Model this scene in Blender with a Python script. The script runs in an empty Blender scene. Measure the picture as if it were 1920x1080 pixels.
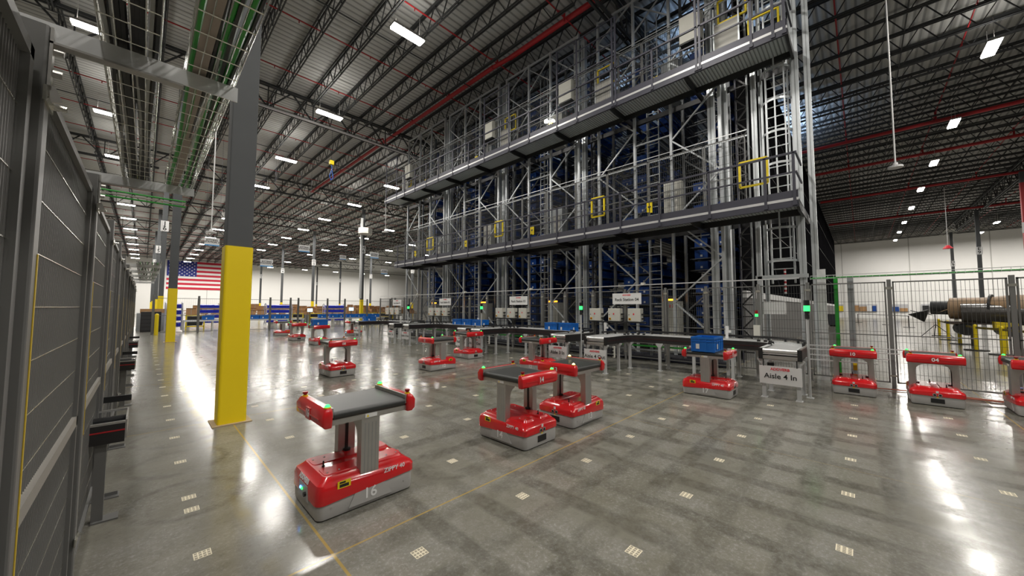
import bpy, math, random
from mathutils import Vector, Matrix
random.seed(7)
SC = bpy.context.scene
COL = SC.collection
pi = math.pi

# ------------------------------------------------------------------ materials
MATS = {}
def mat(name, col, rough=0.5, metal=0.0, emis=0.0, var=0.0, vscale=6.0, bump=0.0, alpha=1.0, coat=0.0, spec=0.5):
    if name in MATS: return MATS[name]
    m = bpy.data.materials.new(name); m.use_nodes = True
    nt = m.node_tree; b = nt.nodes['Principled BSDF']
    c = (col[0], col[1], col[2], 1)
    b.inputs['Base Color'].default_value = c
    b.inputs['Roughness'].default_value = rough
    b.inputs['Metallic'].default_value = metal
    b.inputs['Specular IOR Level'].default_value = spec
    if coat: b.inputs['Coat Weight'].default_value = coat; b.inputs['Coat Roughness'].default_value = 0.08
    if emis:
        b.inputs['Emission Color'].default_value = c; b.inputs['Emission Strength'].default_value = emis
    if alpha < 1: b.inputs['Alpha'].default_value = alpha
    tc = nt.nodes.new('ShaderNodeTexCoord'); n = nt.nodes.new('ShaderNodeTexNoise')
    n.inputs['Scale'].default_value = vscale; n.inputs['Detail'].default_value = 4
    nt.links.new(tc.outputs['Object'], n.inputs['Vector'])
    if var:
        r = nt.nodes.new('ShaderNodeMix'); r.data_type = 'RGBA'
        r.inputs[6].default_value = tuple(x*(1-var) for x in col)+(1,)
        r.inputs[7].default_value = tuple(min(1, x*(1+var)) for x in col)+(1,)
        nt.links.new(n.outputs['Fac'], r.inputs[0]); nt.links.new(r.outputs[2], b.inputs['Base Color'])
    if bump:
        bp = nt.nodes.new('ShaderNodeBump'); bp.inputs['Strength'].default_value = bump
        nt.links.new(n.outputs['Fac'], bp.inputs['Height']); nt.links.new(bp.outputs['Normal'], b.inputs['Normal'])
    MATS[name] = m
    return m

RED = mat('red_plastic', (0.62, 0.012, 0.016), 0.22, coat=0.6, var=0.05)
RED2 = mat('red_paint', (0.42, 0.015, 0.02), 0.5, var=0.1)
SHELL = mat('grey_shell', (0.44, 0.43, 0.42), 0.42, var=0.04)
BLACK = mat('black_plastic', (0.015, 0.015, 0.016), 0.45)
RUBBER = mat('black_belt', (0.035, 0.037, 0.036), 0.42, var=0.1, vscale=30)
ALU = mat('aluminium', (0.5, 0.49, 0.47), 0.38, 0.7, var=0.06, vscale=20)
GALV = mat('galvanised_steel', (0.80, 0.81, 0.82), 0.35, 0.5, var=0.22, vscale=9, bump=0.05)
GALVD = mat('dull_galvanised_steel', (0.36, 0.38, 0.39), 0.5, 0.55, var=0.2, vscale=9)
DARK = mat('dark_grey_steel', (0.050, 0.050, 0.068), 0.5, 0.15, var=0.1)
FENCE = mat('grey_fence_paint', (0.16, 0.16, 0.157), 0.45, 0.1, var=0.06)
FENCEL = mat('mid_grey_fence_paint', (0.17, 0.17, 0.165), 0.4, 0.1, var=0.06)
WIRE = mat('bare_wire', (0.75, 0.74, 0.68), 0.25, 1.0)
MESHW = mat('dark_mesh_wire', (0.06, 0.06, 0.058), 0.6)
COLG = mat('column_grey', (0.095, 0.10, 0.105), 0.8, var=0.08, vscale=3)
YEL = mat('yellow_column_paint', (0.98, 0.72, 0.006), 0.5, var=0.05, vscale=2)
YELB = mat('bright_yellow_steel', (0.85, 0.65, 0.01), 0.45)
BLUE = mat('blue_tote_plastic', (0.008, 0.15, 0.56), 0.4, var=0.06)
BLUED = mat('shaded_blue_tote', (0.003, 0.055, 0.28), 0.5)  # tote blue darkened to paint in the shade inside the rack
BLUEB = mat('cobalt_bin_plastic', (0.015, 0.03, 0.55), 0.4)
WHITE = mat('white_card', (0.78, 0.78, 0.78), 0.5)
WHITEM = mat('white_marking', (0.85, 0.85, 0.85), 0.5)
ROLL = mat('bright_roller', (0.8, 0.8, 0.8), 0.3, 0.6)
CREAM = mat('cream_enamel', (0.62, 0.61, 0.55), 0.4, var=0.03)
TXT = mat('black_lettering', (0.01, 0.01, 0.01), 0.6)
TXR = mat('red_lettering', (0.75, 0.02, 0.04), 0.6)
GREENL = mat('green_glow', (0.03, 1.0, 0.13), 0.3, emis=2.6)
AMBERL = mat('amber_glow', (1.0, 0.78, 0.35), 0.3, emis=5)
ORANGEL = mat('orange_glow', (1.0, 0.35, 0.02), 0.3, emis=5)
BLUEL = mat('blue_glow', (0.05, 0.25, 1.0), 0.3, emis=12)
LAMP = mat('led_panel_glow', (1.0, 0.97, 0.9), 0.3, emis=42)
STEELJ = mat('joist_grey_paint', (0.035, 0.037, 0.038), 0.6, var=0.15)
CARD = mat('brown_cardboard', (0.42, 0.24, 0.11), 0.8, var=0.15, vscale=2)
KRAFT = mat('kraft_wrap', (0.36, 0.24, 0.14), 0.5, var=0.3, vscale=3, bump=0.3)
GREENC = mat('green_cable', (0.02, 0.30, 0.03), 0.4)
BLACKC = mat('black_cable', (0.012, 0.012, 0.014), 0.4)
BEIGEC = mat('beige_flat_cable', (0.36, 0.30, 0.25), 0.45)
BRAID = mat('silver_braid', (0.42, 0.42, 0.40), 0.3, 0.9)
BROWN = mat('dark_red_band', (0.05, 0.012, 0.014), 0.5)
NET = mat('black_netting', (0.008, 0.008, 0.009), 1.0, var=0.3, vscale=0.6, spec=0.0)
BEACON = mat('red_button', (0.30, 0.005, 0.01), 0.3)
ORANGE = mat('orange_tube', (0.33, 0.07, 0.03), 0.5)

def ribbed(name, c1, c2, axis, freq, rough, metal, bump=0.6):
    m = bpy.data.materials.new(name); m.use_nodes = True
    nt = m.node_tree; b = nt.nodes['Principled BSDF']
    tc = nt.nodes.new('ShaderNodeTexCoord'); w = nt.nodes.new('ShaderNodeTexWave')
    w.wave_type = 'BANDS'; w.bands_direction = axis; w.wave_profile = 'SIN'
    w.inputs['Scale'].default_value = freq; w.inputs['Distortion'].default_value = 0
    nt.links.new(tc.outputs['Object'], w.inputs['Vector'])
    r = nt.nodes.new('ShaderNodeValToRGB')
    r.color_ramp.elements[0].position = 0.05; r.color_ramp.elements[0].color = c1+(1,)
    r.color_ramp.elements[1].position = 0.35; r.color_ramp.elements[1].color = c2+(1,)
    nt.links.new(w.outputs['Fac'], r.inputs['Fac'])
    n = nt.nodes.new('ShaderNodeTexNoise'); n.inputs['Scale'].default_value = 0.15
    nt.links.new(tc.outputs['Object'], n.inputs['Vector'])
    mx = nt.nodes.new('ShaderNodeMix'); mx.data_type = 'RGBA'; mx.blend_type = 'MULTIPLY'; mx.inputs[0].default_value = 0.5
    nt.links.new(r.outputs['Color'], mx.inputs[6]); nt.links.new(n.outputs['Fac'], mx.inputs[7])
    nt.links.new(mx.outputs[2], b.inputs['Base Color'])
    bp = nt.nodes.new('ShaderNodeBump'); bp.inputs['Strength'].default_value = bump; bp.inputs['Distance'].default_value = 0.04
    nt.links.new(w.outputs['Fac'], bp.inputs['Height']); nt.links.new(bp.outputs['Normal'], b.inputs['Normal'])
    b.inputs['Roughness'].default_value = rough; b.inputs['Metallic'].default_value = metal
    MATS[name] = m
    return m
DECK = ribbed('corrugated_roof_deck', (0.40, 0.40, 0.385), (0.74, 0.74, 0.71), 'Y', 1.05, 0.55, 0.1)
DECKP = ribbed('ribbed_deck_plate', (0.30, 0.33, 0.33), (0.85, 0.92, 0.92), 'Y', 3.6, 0.45, 0.2)
SHUT = ribbed('corrugated_shutter', (0.45, 0.44, 0.40), (0.72, 0.70, 0.64), 'Z', 1.2, 0.5, 0.1)

def wall_mat():
    m = bpy.data.materials.new('white_wall_panels'); m.use_nodes = True
    nt = m.node_tree; b = nt.nodes['Principled BSDF']; L = nt.links.new
    tc = nt.nodes.new('ShaderNodeTexCoord'); sp = nt.nodes.new('ShaderNodeSeparateXYZ'); L(tc.outputs['Object'], sp.inputs[0])
    ad = nt.nodes.new('ShaderNodeMath'); ad.operation = 'ADD'; L(sp.outputs[0], ad.inputs[0]); L(sp.outputs[1], ad.inputs[1])
    dv = nt.nodes.new('ShaderNodeMath'); dv.operation = 'PINGPONG'; dv.inputs[1].default_value = 4.1; L(ad.outputs[0], dv.inputs[0])
    lt = nt.nodes.new('ShaderNodeMath'); lt.operation = 'LESS_THAN'; lt.inputs[1].default_value = 0.06; L(dv.outputs[0], lt.inputs[0])
    n = nt.nodes.new('ShaderNodeTexNoise'); n.inputs['Scale'].default_value = 0.12; L(tc.outputs['Object'], n.inputs['Vector'])
    mx = nt.nodes.new('ShaderNodeMix'); mx.data_type = 'RGBA'
    mx.inputs[6].default_value = (0.80, 0.79, 0.77, 1); mx.inputs[7].default_value = (0.88, 0.87, 0.85, 1); L(n.outputs['Fac'], mx.inputs[0])
    m2 = nt.nodes.new('ShaderNodeMix'); m2.data_type = 'RGBA'; L(lt.outputs[0], m2.inputs[0]); L(mx.outputs[2], m2.inputs[6])
    m2.inputs[7].default_value = (0.5, 0.49, 0.47, 1); L(m2.outputs[2], b.inputs['Base Color'])
    b.inputs['Roughness'].default_value = 0.7
    return m
WALL = wall_mat()

GX, GY = 0.3325, 0.1401        # marker grid phase (1 m pitch)
def floor_mat():
    m = bpy.data.materials.new('polished_concrete'); m.use_nodes = True
    nt = m.node_tree; b = nt.nodes['Principled BSDF']; N = nt.nodes.new; L = nt.links.new
    tc = N('ShaderNodeTexCoord'); sp = N('ShaderNodeSeparateXYZ'); L(tc.outputs['Object'], sp.inputs[0])
    def math_(op, a, b_=None, c=None, clamp=False):
        n = N('ShaderNodeMath'); n.operation = op; n.use_clamp = clamp
        for i, v in enumerate((a, b_, c)):
            if v is None: continue
            if isinstance(v, (int, float)): n.inputs[i].default_value = v
            else: L(v, n.inputs[i])
        return n.outputs[0]
    def noise(scale, detail=4, rough=0.6):
        n = N('ShaderNodeTexNoise'); n.inputs['Scale'].default_value = scale; n.inputs['Detail'].default_value = detail
        n.inputs['Roughness'].default_value = rough; L(tc.outputs['Object'], n.inputs['Vector']); return n.outputs['Fac']
    def ramp(f, p0, p1):
        return math_('MULTIPLY_ADD', f, 1/(p1-p0), -p0/(p1-p0), clamp=True)
    def mix(f, a, b_):
        n = N('ShaderNodeMix'); n.data_type = 'RGBA'
        if isinstance(f, (int, float)): n.inputs[0].default_value = f
        else: L(f, n.inputs[0])
        for i, v in ((6, a), (7, b_)):
            if isinstance(v, tuple): n.inputs[i].default_value = v+(1,)
            else: L(v, n.inputs[i])
        return n.outputs[2]
    X, Y = sp.outputs[0], sp.outputs[1]
    wob = noise(1.3, 2)
    def tracks(c, ph, w):
        # distance from two wheel lines at +-0.26 around each marker line
        f = math_('FRACT', math_('ADD', math_('ADD', c, 0.5-ph), math_('MULTIPLY', wob, 0.05)))
        d = math_('ABSOLUTE', math_('SUBTRACT', math_('ABSOLUTE', math_('SUBTRACT', f, 0.5)), 0.27))
        return math_('SUBTRACT', 1.0, ramp(d, w*0.5, w*0.85), clamp=True)
    tx = tracks(X, GX, 0.125); ty = tracks(Y, GY, 0.125)
    m1 = ramp(noise(0.45, 3), 0.30, 0.52); m2 = ramp(noise(0.6, 3, 0.7), 0.34, 0.54)
    n8 = noise(7, 5, 0.75); n30 = noise(38, 6, 0.8)
    tr = math_('MAXIMUM', math_('MULTIPLY', tx, m1), math_('MULTIPLY', ty, m2))
    tr = math_('MULTIPLY', tr, ramp(n8, 0.25, 0.6))
    # robots never run outside of their field
    fld = math_('MULTIPLY', ramp(X, 0.9, 1.3), math_('SUBTRACT', 1.0, ramp(X, 9.0, 9.8), clamp=True))
    tr = math_('MULTIPLY', tr, math_('MAXIMUM', fld, 0.25))
    # turning rings around some markers
    fx = math_('SUBTRACT', math_('FRACT', math_('ADD', X, 0.5-GX)), 0.5)
    fy = math_('SUBTRACT', math_('FRACT', math_('ADD', Y, 0.5-GY)), 0.5)
    rr = math_('SQRT', math_('ADD', math_('MULTIPLY', fx, fx), math_('MULTIPLY', fy, fy)))
    ring = math_('SUBTRACT', 1.0, ramp(math_('ABSOLUTE', math_('SUBTRACT', math_('ADD', rr, math_('MULTIPLY', wob, 0.08)), 0.41)), 0.015, 0.07), clamp=True)
    cx = math_('FLOOR', math_('ADD', X, 0.5-GX)); cy = math_('FLOOR', math_('ADD', Y, 0.5-GY))
    cmb = N('ShaderNodeCombineXYZ'); L(cx, cmb.inputs[0]); L(cy, cmb.inputs[1])
    wn = N('ShaderNodeTexWhiteNoise'); wn.noise_dimensions = '3D'; L(cmb.outputs[0], wn.inputs['Vector'])
    ring = math_('MULTIPLY', ring, math_('GREATER_THAN', wn.outputs['Value'], 0.62))
    ring = math_('MULTIPLY', ring, ramp(n8, 0.3, 0.65))
    dark = math_('MULTIPLY', math_('MAXIMUM', tr, math_('MULTIPLY', ring, 0.9)), math_('MULTIPLY_ADD', noise(0.3, 2), 1.1, 0.0, clamp=True))
    base = mix(ramp(noise(0.25, 3), 0.35, 0.65), (0.165, 0.156, 0.122), (0.235, 0.228, 0.200))
    base = mix(math_('MULTIPLY', ramp(noise(2.2, 6, 0.75), 0.45, 0.7), 0.5), base, (0.29, 0.285, 0.265))
    speck = math_('MULTIPLY', ramp(n30, 0.5, 0.68), ramp(noise(1.1, 3), 0.36, 0.56))
    base = mix(math_('MULTIPLY', speck, 0.6), base, (0.42, 0.42, 0.41))
    blot = math_('MULTIPLY', ramp(noise(16, 6, 0.8), 0.52, 0.72), 0.45)
    base = mix(blot, base, (0.085, 0.08, 0.065))
    col = mix(dark, base, (0.036, 0.033, 0.022))
    # tan control joints on the column lines
    def seam(c, pos, w=0.009):
        return math_('LESS_THAN', math_('ABSOLUTE', math_('SUBTRACT', c, pos)), w)
    def msum(a, b_): return math_('MAXIMUM', a, b_)
    s = seam(X, 0.93)
    for q in (2.52, 6.6, 10.6, -1.5, 14.7, 18.8): s = msum(s, math_('MULTIPLY', seam(Y, q), 0.9))
    for q in (5.0, ): s = msum(s, math_('MULTIPLY', seam(X, q), 0.25))
    col = mix(math_('MULTIPLY', s, 0.75), col, (0.42, 0.29, 0.07))
    # faint stained strips of old tape along the left column line
    st = math_('MULTIPLY', math_('SUBTRACT', 1.0, ramp(math_('ABSOLUTE', math_('SUBTRACT', X, 0.62)), 0.02, 0.07), clamp=True), ramp(noise(0.8, 3), 0.45, 0.62))
    col = mix(math_('MULTIPLY', st, 0.45), col, (0.36, 0.27, 0.05))
    L(col, b.inputs['Base Color'])
    ro = math_('MULTIPLY_ADD', noise(3.0, 5, 0.7), 0.14, 0.09)
    ro = math_('ADD', ro, math_('MULTIPLY', dark, 0.12))
    L(ro, b.inputs['Roughness'])
    b.inputs['Specular IOR Level'].default_value = 0.3
    bp = N('ShaderNodeBump'); bp.inputs['Strength'].default_value = 0.05; bp.inputs['Distance'].default_value = 0.01
    L(noise(2.5, 3), bp.inputs['Height']); L(bp.outputs['Normal'], b.inputs['Normal'])
    return m

# ------------------------------------------------------------------ mesh builder
class MB:
    def __init__(s): s.v = []; s.f = []; s.mi = []; s.mats = []
    def m(s, mt):
        if mt not in s.mats: s.mats.append(mt)
        return s.mats.index(mt)
    def poly(s, pts, faces, mt):
        o = len(s.v); k = s.m(mt)
        s.v += [tuple(p) for p in pts]
        for f in faces: s.f.append(tuple(o+i for i in f)); s.mi.append(k)
        return s
    def box(s, a, b, mt):
        x0, x1 = sorted((a[0], b[0])); y0, y1 = sorted((a[1], b[1])); z0, z1 = sorted((a[2], b[2]))
        P = [(x, y, z) for z in (z0, z1) for y in (y0, y1) for x in (x0, x1)]
        return s.poly(P, [(0, 2, 3, 1), (4, 5, 7, 6), (0, 1, 5, 4), (2, 6, 7, 3), (0, 4, 6, 2), (1, 3, 7, 5)], mt)
    def bar(s, p, q, w, h, mt, up=(0, 0, 1)):
        p, q = Vector(p), Vector(q); d = (q-p)
        if d.length < 1e-6: return s
        d.normalize(); u = Vector(up)
        if abs(d.dot(u)) > 0.98: u = Vector((0, 1, 0))
        r = d.cross(u).normalized(); t = r.cross(d)
        P = []
        for c in (p, q):
            for i, j in ((-1, -1), (1, -1), (1, 1), (-1, 1)): P.append(c+r*(i*w/2)+t*(j*h/2))
        return s.poly(P, [(3, 2, 1, 0), (4, 5, 6, 7), (0, 1, 5, 4), (1, 2, 6, 5), (2, 3, 7, 6), (3, 0, 4, 7)], mt)
    def cyl(s, p, q, r0, mt, n=12, r1=None, cap=True):
        p, q = Vector(p), Vector(q); d = (q-p)
        if d.length < 1e-6: return s
        d.normalize(); u = Vector((0, 0, 1)) if abs(d.z) < 0.9 else Vector((1, 0, 0))
        a = d.cross(u).normalized(); b = d.cross(a); r1 = r0 if r1 is None else r1
        P = [p+(a*math.cos(2*pi*i/n)+b*math.sin(2*pi*i/n))*r0 for i in range(n)]
        P += [q+(a*math.cos(2*pi*i/n)+b*math.sin(2*pi*i/n))*r1 for i in range(n)]
        F = [(i, (i+1) % n, n+(i+1) % n, n+i) for i in range(n)]
        if cap: F += [tuple(range(n-1, -1, -1)), tuple(range(n, 2*n))]
        return s.poly(P, F, mt)
    def tube(s, pts, r, mt, n=6):
        for a, b in zip(pts[:-1], pts[1:]): s.cyl(a, b, r, mt, n)
        return s
    def dome(s, c, r, mt, n=12, k=4, zs=1.0):
        c = Vector(c); P = []; F = []
        for j in range(k):
            t = pi/2*j/k
            for i in range(n): P.append(c+Vector((r*math.cos(t)*math.cos(2*pi*i/n), r*math.cos(t)*math.sin(2*pi*i/n), r*zs*math.sin(t))))
        P.append(c+Vector((0, 0, r*zs)))
        for j in range(k-1):
            for i in range(n): F.append((j*n+i, j*n+(i+1) % n, (j+1)*n+(i+1) % n, (j+1)*n+i))
        for i in range(n): F.append(((k-1)*n+i, (k-1)*n+(i+1) % n, k*n))
        F.append(tuple(range(n-1, -1, -1)))
        return s.poly(P, F, mt)
    def loft(s, levels, mt, seg=5, zf=None, cap=True):
        # levels: (z, half_x, half_y, corner radius[, cx, cy])
        P = []; F = []; n = 4*(seg+1)
        for lv in levels:
            z, hx, hy, r = lv[:4]; cx, cy = (lv[4], lv[5]) if len(lv) > 4 else (0, 0)
            for q, (sx, sy) in enumerate(((1, 1), (-1, 1), (-1, -1), (1, -1))):
                for i in range(seg+1):
                    t = pi/2*q+pi/2*i/seg
                    x = cx+sx*(hx-r)+r*math.cos(t); y = cy+sy*(hy-r)+r*math.sin(t)
                    zz = zf(x, y, z) if zf else z
                    P.append((x, y, zz))
        for j in range(len(levels)-1):
            for i in range(n): F.append((j*n+i, j*n+(i+1) % n, (j+1)*n+(i+1) % n, (j+1)*n+i))
        if cap:
            F.append(tuple(range(n-1, -1, -1))); F.append(tuple(range((len(levels)-1)*n, len(levels)*n)))
        return s.poly(P, F, mt)
    def prism(s, pts2, axis, a, b, mt):
        # polygon in the plane normal to axis, extruded a..b ; pts2 in the other two axes order
        def mk(p, c):
            l = list(p); l.insert(axis, c); return tuple(l)
        n = len(pts2); P = [mk(p, a) for p in pts2]+[mk(p, b) for p in pts2]
        F = [(i, (i+1) % n, n+(i+1) % n, n+i) for i in range(n)]+[tuple(range(n-1, -1, -1)), tuple(range(n, 2*n))]
        return s.poly(P, F, mt)
    def mesh(s, name, smooth=False):
        me = bpy.data.meshes.new(name); me.from_pydata(s.v, [], s.f)
        for mt in s.mats: me.materials.append(mt)
        me.polygons.foreach_set('material_index', s.mi)
        if smooth: me.polygons.foreach_set('use_smooth', [True]*len(s.f))
        me.update()
        import bmesh
        bm = bmesh.new(); bm.from_mesh(me); bmesh.ops.recalc_face_normals(bm, faces=bm.faces); bm.to_mesh(me); bm.free()
        if smooth:
            try: me.set_sharp_from_angle(angle=math.radians(35))
            except Exception: pass
        return me
    def build(s, name, parent=None, smooth=False, loc=None, rz=0, bevel=0):
        o = bpy.data.objects.new(name, s.mesh(name, smooth)); COL.objects.link(o)
        if parent is not None: o.parent = parent
        if loc is not None: o.location = loc
        if rz: o.rotation_euler = (0, 0, rz)
        if bevel:
            md = o.modifiers.new('bevel', 'BEVEL'); md.width = bevel; md.segments = 2; md.limit_method = 'ANGLE'
        return o

def tag(o, label, cat, group=None, kind=None):
    o['label'] = label; o['category'] = cat
    if group: o['group'] = group
    if kind: o['kind'] = kind
    return o
def thing(name, label, cat, loc=(0, 0, 0), rz=0, group=None):
    o = bpy.data.objects.new(name, None); o.empty_display_size = 0.1; COL.objects.link(o)
    o.location = loc; o.rotation_euler = (0, 0, rz)
    return tag(o, label, cat, group)
def struct(o, label=None, cat=None):
    o['kind'] = 'structure'
    if label: o['label'] = label; o['category'] = cat
    return o
def copy_tree(o, parent=None):
    c = o.copy(); COL.objects.link(c)
    if parent is not None: c.parent = parent
    for ch in list(o.children): copy_tree(ch, c)
    return c

TEXTC = {}
def text(s, size, mt, parent, M, name='lettering', bold=0.0, sx=1.0):
    key = (s, size, mt.name, bold)
    if key not in TEXTC:
        cu = bpy.data.curves.new('t', 'FONT'); cu.body = s; cu.size = size; cu.align_x = 'CENTER'; cu.align_y = 'CENTER'
        cu.offset = bold; cu.extrude = 0.0008; cu.space_character = 1.0; cu.space_line = 0.85; cu.resolution_u = 3
        t = bpy.data.objects.new('t', cu); COL.objects.link(t)
        bpy.context.view_layer.update()
        me = bpy.data.meshes.new_from_object(t.evaluated_get(bpy.context.evaluated_depsgraph_get()))
        me.name = name; me.materials.clear(); me.materials.append(mt)
        bpy.data.objects.remove(t); bpy.data.curves.remove(cu)
        TEXTC[key] = me
    o = bpy.data.objects.new(name, TEXTC[key]); COL.objects.link(o)
    o.parent = parent; o.matrix_basis = M @ Matrix.Diagonal((sx, 1, 1, 1))
    return o
def face(loc, n, up=(0, 0, 1)):
    # matrix putting text in a plane with outward normal n
    n = Vector(n).normalized(); u = Vector(up); r = u.cross(n).normalized(); u = n.cross(r)
    M = Matrix((r, u, n)).transposed().to_4x4(); M.translation = Vector(loc); return M

# ------------------------------------------------------------------ camera
F_PX, YAW, PIT, ROL, CH = 671.6, math.radians(44.225), math.radians(3.167), math.radians(0.124), 1.6094
cam = bpy.data.cameras.new('camera'); cam.sensor_width = 36; cam.lens = 36*F_PX/1920; cam.clip_start = 0.02; cam.clip_end = 400
co = bpy.data.objects.new('camera', cam); COL.objects.link(co)
f = Vector((math.cos(YAW)*math.cos(PIT), math.sin(YAW)*math.cos(PIT), math.sin(PIT)))
r = Vector((math.sin(YAW), -math.cos(YAW), 0)); u = r.cross(f)
r2 = r*math.cos(ROL)+u*math.sin(ROL); u2 = -r*math.sin(ROL)+u*math.cos(ROL)
M = Matrix((r2, u2, -f)).transposed().to_4x4(); M.translation = (0, 0, CH)
co.matrix_world = M
SC.camera = co

# ------------------------------------------------------------------ shell
CEIL = 14.1
XW, YN, XE, YS = -22.0, 120.0, 88.0, -42.0
mb = MB(); mb.box((XW, YS, -0.2), (XE, YN, 0), floor_mat()); struct(mb.build('floor'), 'polished grey beige concrete warehouse floor with dark tyre tracks', 'floor')
mb = MB(); mb.box((XW, YS, CEIL), (XE, YN, CEIL+0.2), DECK); struct(mb.build('ceiling'), 'corrugated grey metal roof deck over the hall', 'ceiling')
mb = MB(); mb.box((XW, YN, 0), (XE, YN+0.3, CEIL), WALL); struct(mb.build('wall_north'), 'white panel wall behind the flag', 'wall')
mb = MB(); mb.box((XE, YS, 0), (XE+0.3, YN, CEIL), WALL); struct(mb.build('wall_east'), 'white wall behind the wrapped tube', 'wall')
mb = MB(); mb.box((XW-0.3, YS, 0), (XW, YN, CEIL), WALL); struct(mb.build('wall_west'))
mb = MB(); mb.box((XW, YS-0.3, 0), (XE, YS, CEIL), WALL); struct(mb.build('wall_south'))
# pale eave strip along the tops of the walls
mb = MB(); mb.box((XW, YN-0.08, 13.3), (XE, YN, 13.55), ALU); struct(mb.build('trim_1'))
mb = MB(); mb.box((XE-0.08, YS, 13.3), (XE, YN, 13.55), ALU); struct(mb.build('trim_2'))

# ------------------------------------------------------------------ roof steel
COLX = [0.92, 16.7, 32.45, 48.2, 64.0, 79.8]
ROWY = [6.45+16.45*k for k in range(-2, 7)]      # -26.45, -10, 6.45, 22.9 ...
def joist_mesh():
    m = MB(); Ln = 16.45; z0, z1 = 13.05, 13.95
    for dx in (-0.05, 0.05):
        m.box((dx-0.018, 0.02, z1-0.06), (dx+0.018, Ln-0.02, z1+0.05), STEELJ)
        m.box((dx-0.018, 0.9, z0), (dx+0.018, Ln-0.9, z0+0.07), STEELJ)
    n = 14; st = (Ln-1.8)/n
    for i in range(n):
        a = 0.9+i*st
        m.bar((0, a, z0+0.03), (0, a+st/2, z1), 0.035, 0.035, STEELJ)
        m.bar((0, a+st/2, z1), (0, a+st, z0+0.03), 0.035, 0.035, STEELJ)
    m.bar((0, 0.1, z1), (0, 0.9, z0+0.03), 0.04, 0.04, STEELJ); m.bar((0, Ln-0.1, z1), (0, Ln-0.9, z0+0.03), 0.04, 0.04, STEELJ)
    return m.mesh('roof_joist')
JM = joist_mesh()
PITCH = 1.535
nj = 0
for k in range(-3, 7):
    y0 = 6.45+16.45*k
    i = -5
    while True:
        x = 0.92+0.75+PITCH*i; i += 1
        if x > 87.5: break
        if k >= 0 and x > 34.5 and not (k >= 3 and x < 34.5): continue
        if k == 0 and x > 19: continue
        if k == 1 and x > 26: continue
        if k < 0 and x < 1: continue
        if k == -1 and x < 3: continue
        if k == -2 and x < 19: continue
        if k == -3 and x < 42: continue
        o = bpy.data.objects.new('roof_joist', JM); COL.objects.link(o); o.location = (x, y0, 0)
        tag(o, 'dark open web steel roof joist under the corrugated deck', 'joist', 'open web roof joists under the deck'); nj += 1
def girder_mesh(Ln):
    m = MB(); z0, z1 = 12.5, 13.88
    for dy in (-0.09, 0.09):
        m.box((0, dy-0.04, z1-0.12), (Ln, dy+0.04, z1), STEELJ); m.box((0.5, dy-0.04, z0), (Ln-0.5, dy+0.04, z0+0.12), STEELJ)
    n = 7; st = Ln/n
    for i in range(n):
        a = i*st
        m.bar((a, 0, z1-0.05), (a+st/2, 0, z0+0.05), 0.07, 0.07, STEELJ); m.bar((a+st/2, 0, z0+0.05), (a+st, 0, z1-0.05), 0.07, 0.07, STEELJ)
        m.bar((a+st/2, 0, z0+0.05), (a+st/2, 0, z1-0.05), 0.05, 0.05, STEELJ)
    return m.mesh('roof_girder')
GM = girder_mesh(15.78)
for yy in ROWY:
    for i in range(-1, 6):
        x0 = COLX[0]+15.78*i
        if x0 > 79: continue
        if yy > 0 and yy < 23 and x0 > 15: continue
        if yy > 0 and x0 > 33 : continue
        if yy < -11 and x0 < 40: continue
        if yy < 0 and x0 < 10: continue
        o = bpy.data.objects.new('roof_girder', GM); COL.objects.link(o); o.location = (x0, yy, 0)
        if x0+15.78 > XE: continue
        tag(o, 'deep dark steel roof girder spanning between building columns', 'girder', 'roof girders on the column lines')

# bridging lines and sprinkler branch pipes along X, mains along Y
nb = 0
for q in range(-9, 30):
    y = 12.22+3.97*q
    x0, x1 = (-6.0, 34.0) if y > 6 else (9.0, 87.0)
    if 6 < y < 21: x1 = 22.0
    if y > 118 or y < -30: continue
    m = MB(); m.cyl((x0, y, 13.0+0.45), (x1, y, 13.45), 0.028, RED2, 6)
    for xx in range(int(x0)+1, int(x1), 3): m.cyl((xx, y, 13.33), (xx, y, 13.45), 0.02, RED2, 6)
    tag(m.build('sprinkler_pipe'), 'thin red sprinkler branch pipe running through the roof joists', 'pipe', 'thin red sprinkler branch pipes')
    if q % 2 == 0:
        m = MB(); m.bar((x0, y+1.95, 13.1), (x1, y+1.95, 13.1), 0.04, 0.04, STEELJ)
        tag(m.build('bridging_bar'), 'thin dark bridging bar tying the roof joists', 'bar', 'bridging bars between roof joists')
m = MB()
m.cyl((11.75, 5.6, 13.55), (11.75, 11.6, 13.55), 0.115, RED2, 12)
m.cyl((11.4, 12.4, 13.3), (11.4, 39.5, 13.3), 0.105, RED2, 12)
m.cyl((11.75, 11.5, 13.55), (11.4, 12.5, 13.3), 0.1, RED2, 12)
for q in range(0, 7):
    y = 8.25+3.97*q
    m.cyl((11.5, y, 13.3), (11.5, y, 13.7), 0.05, RED2, 8); m.cyl((11.5, y, 13.7), (11.1, y, 13.45), 0.05, RED2, 8)
tag(m.build('sprinkler_main'), 'thick red sprinkler main hanging above the storage rack edge', 'pipe')
for n_, xm in (('nearest', 32.9), ('second', 39.3), ('third', 50.0), ('farthest', 64.3)):
    m = MB(); m.cyl((xm, -32, 12.9), (xm, 2.7, 12.9), 0.11, RED2, 10)
    for yy in (-11.6, -7.6, -3.65, 0.3):
        m.cyl((xm, yy, 12.9), (xm, yy, 13.5), 0.05, RED2, 8)
    tag(m.build('sprinkler_main'), 'long straight red sprinkler main, %s of four right of the rack' % n_, 'pipe')
m = MB(); m.box((1.2, 22.5, 12.0+0.35), (18, 22.58, 12.45), GALV); tag(m.build('cable_duct'), 'pale metal duct strapped along the girder behind the yellow column', 'duct')

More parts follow.
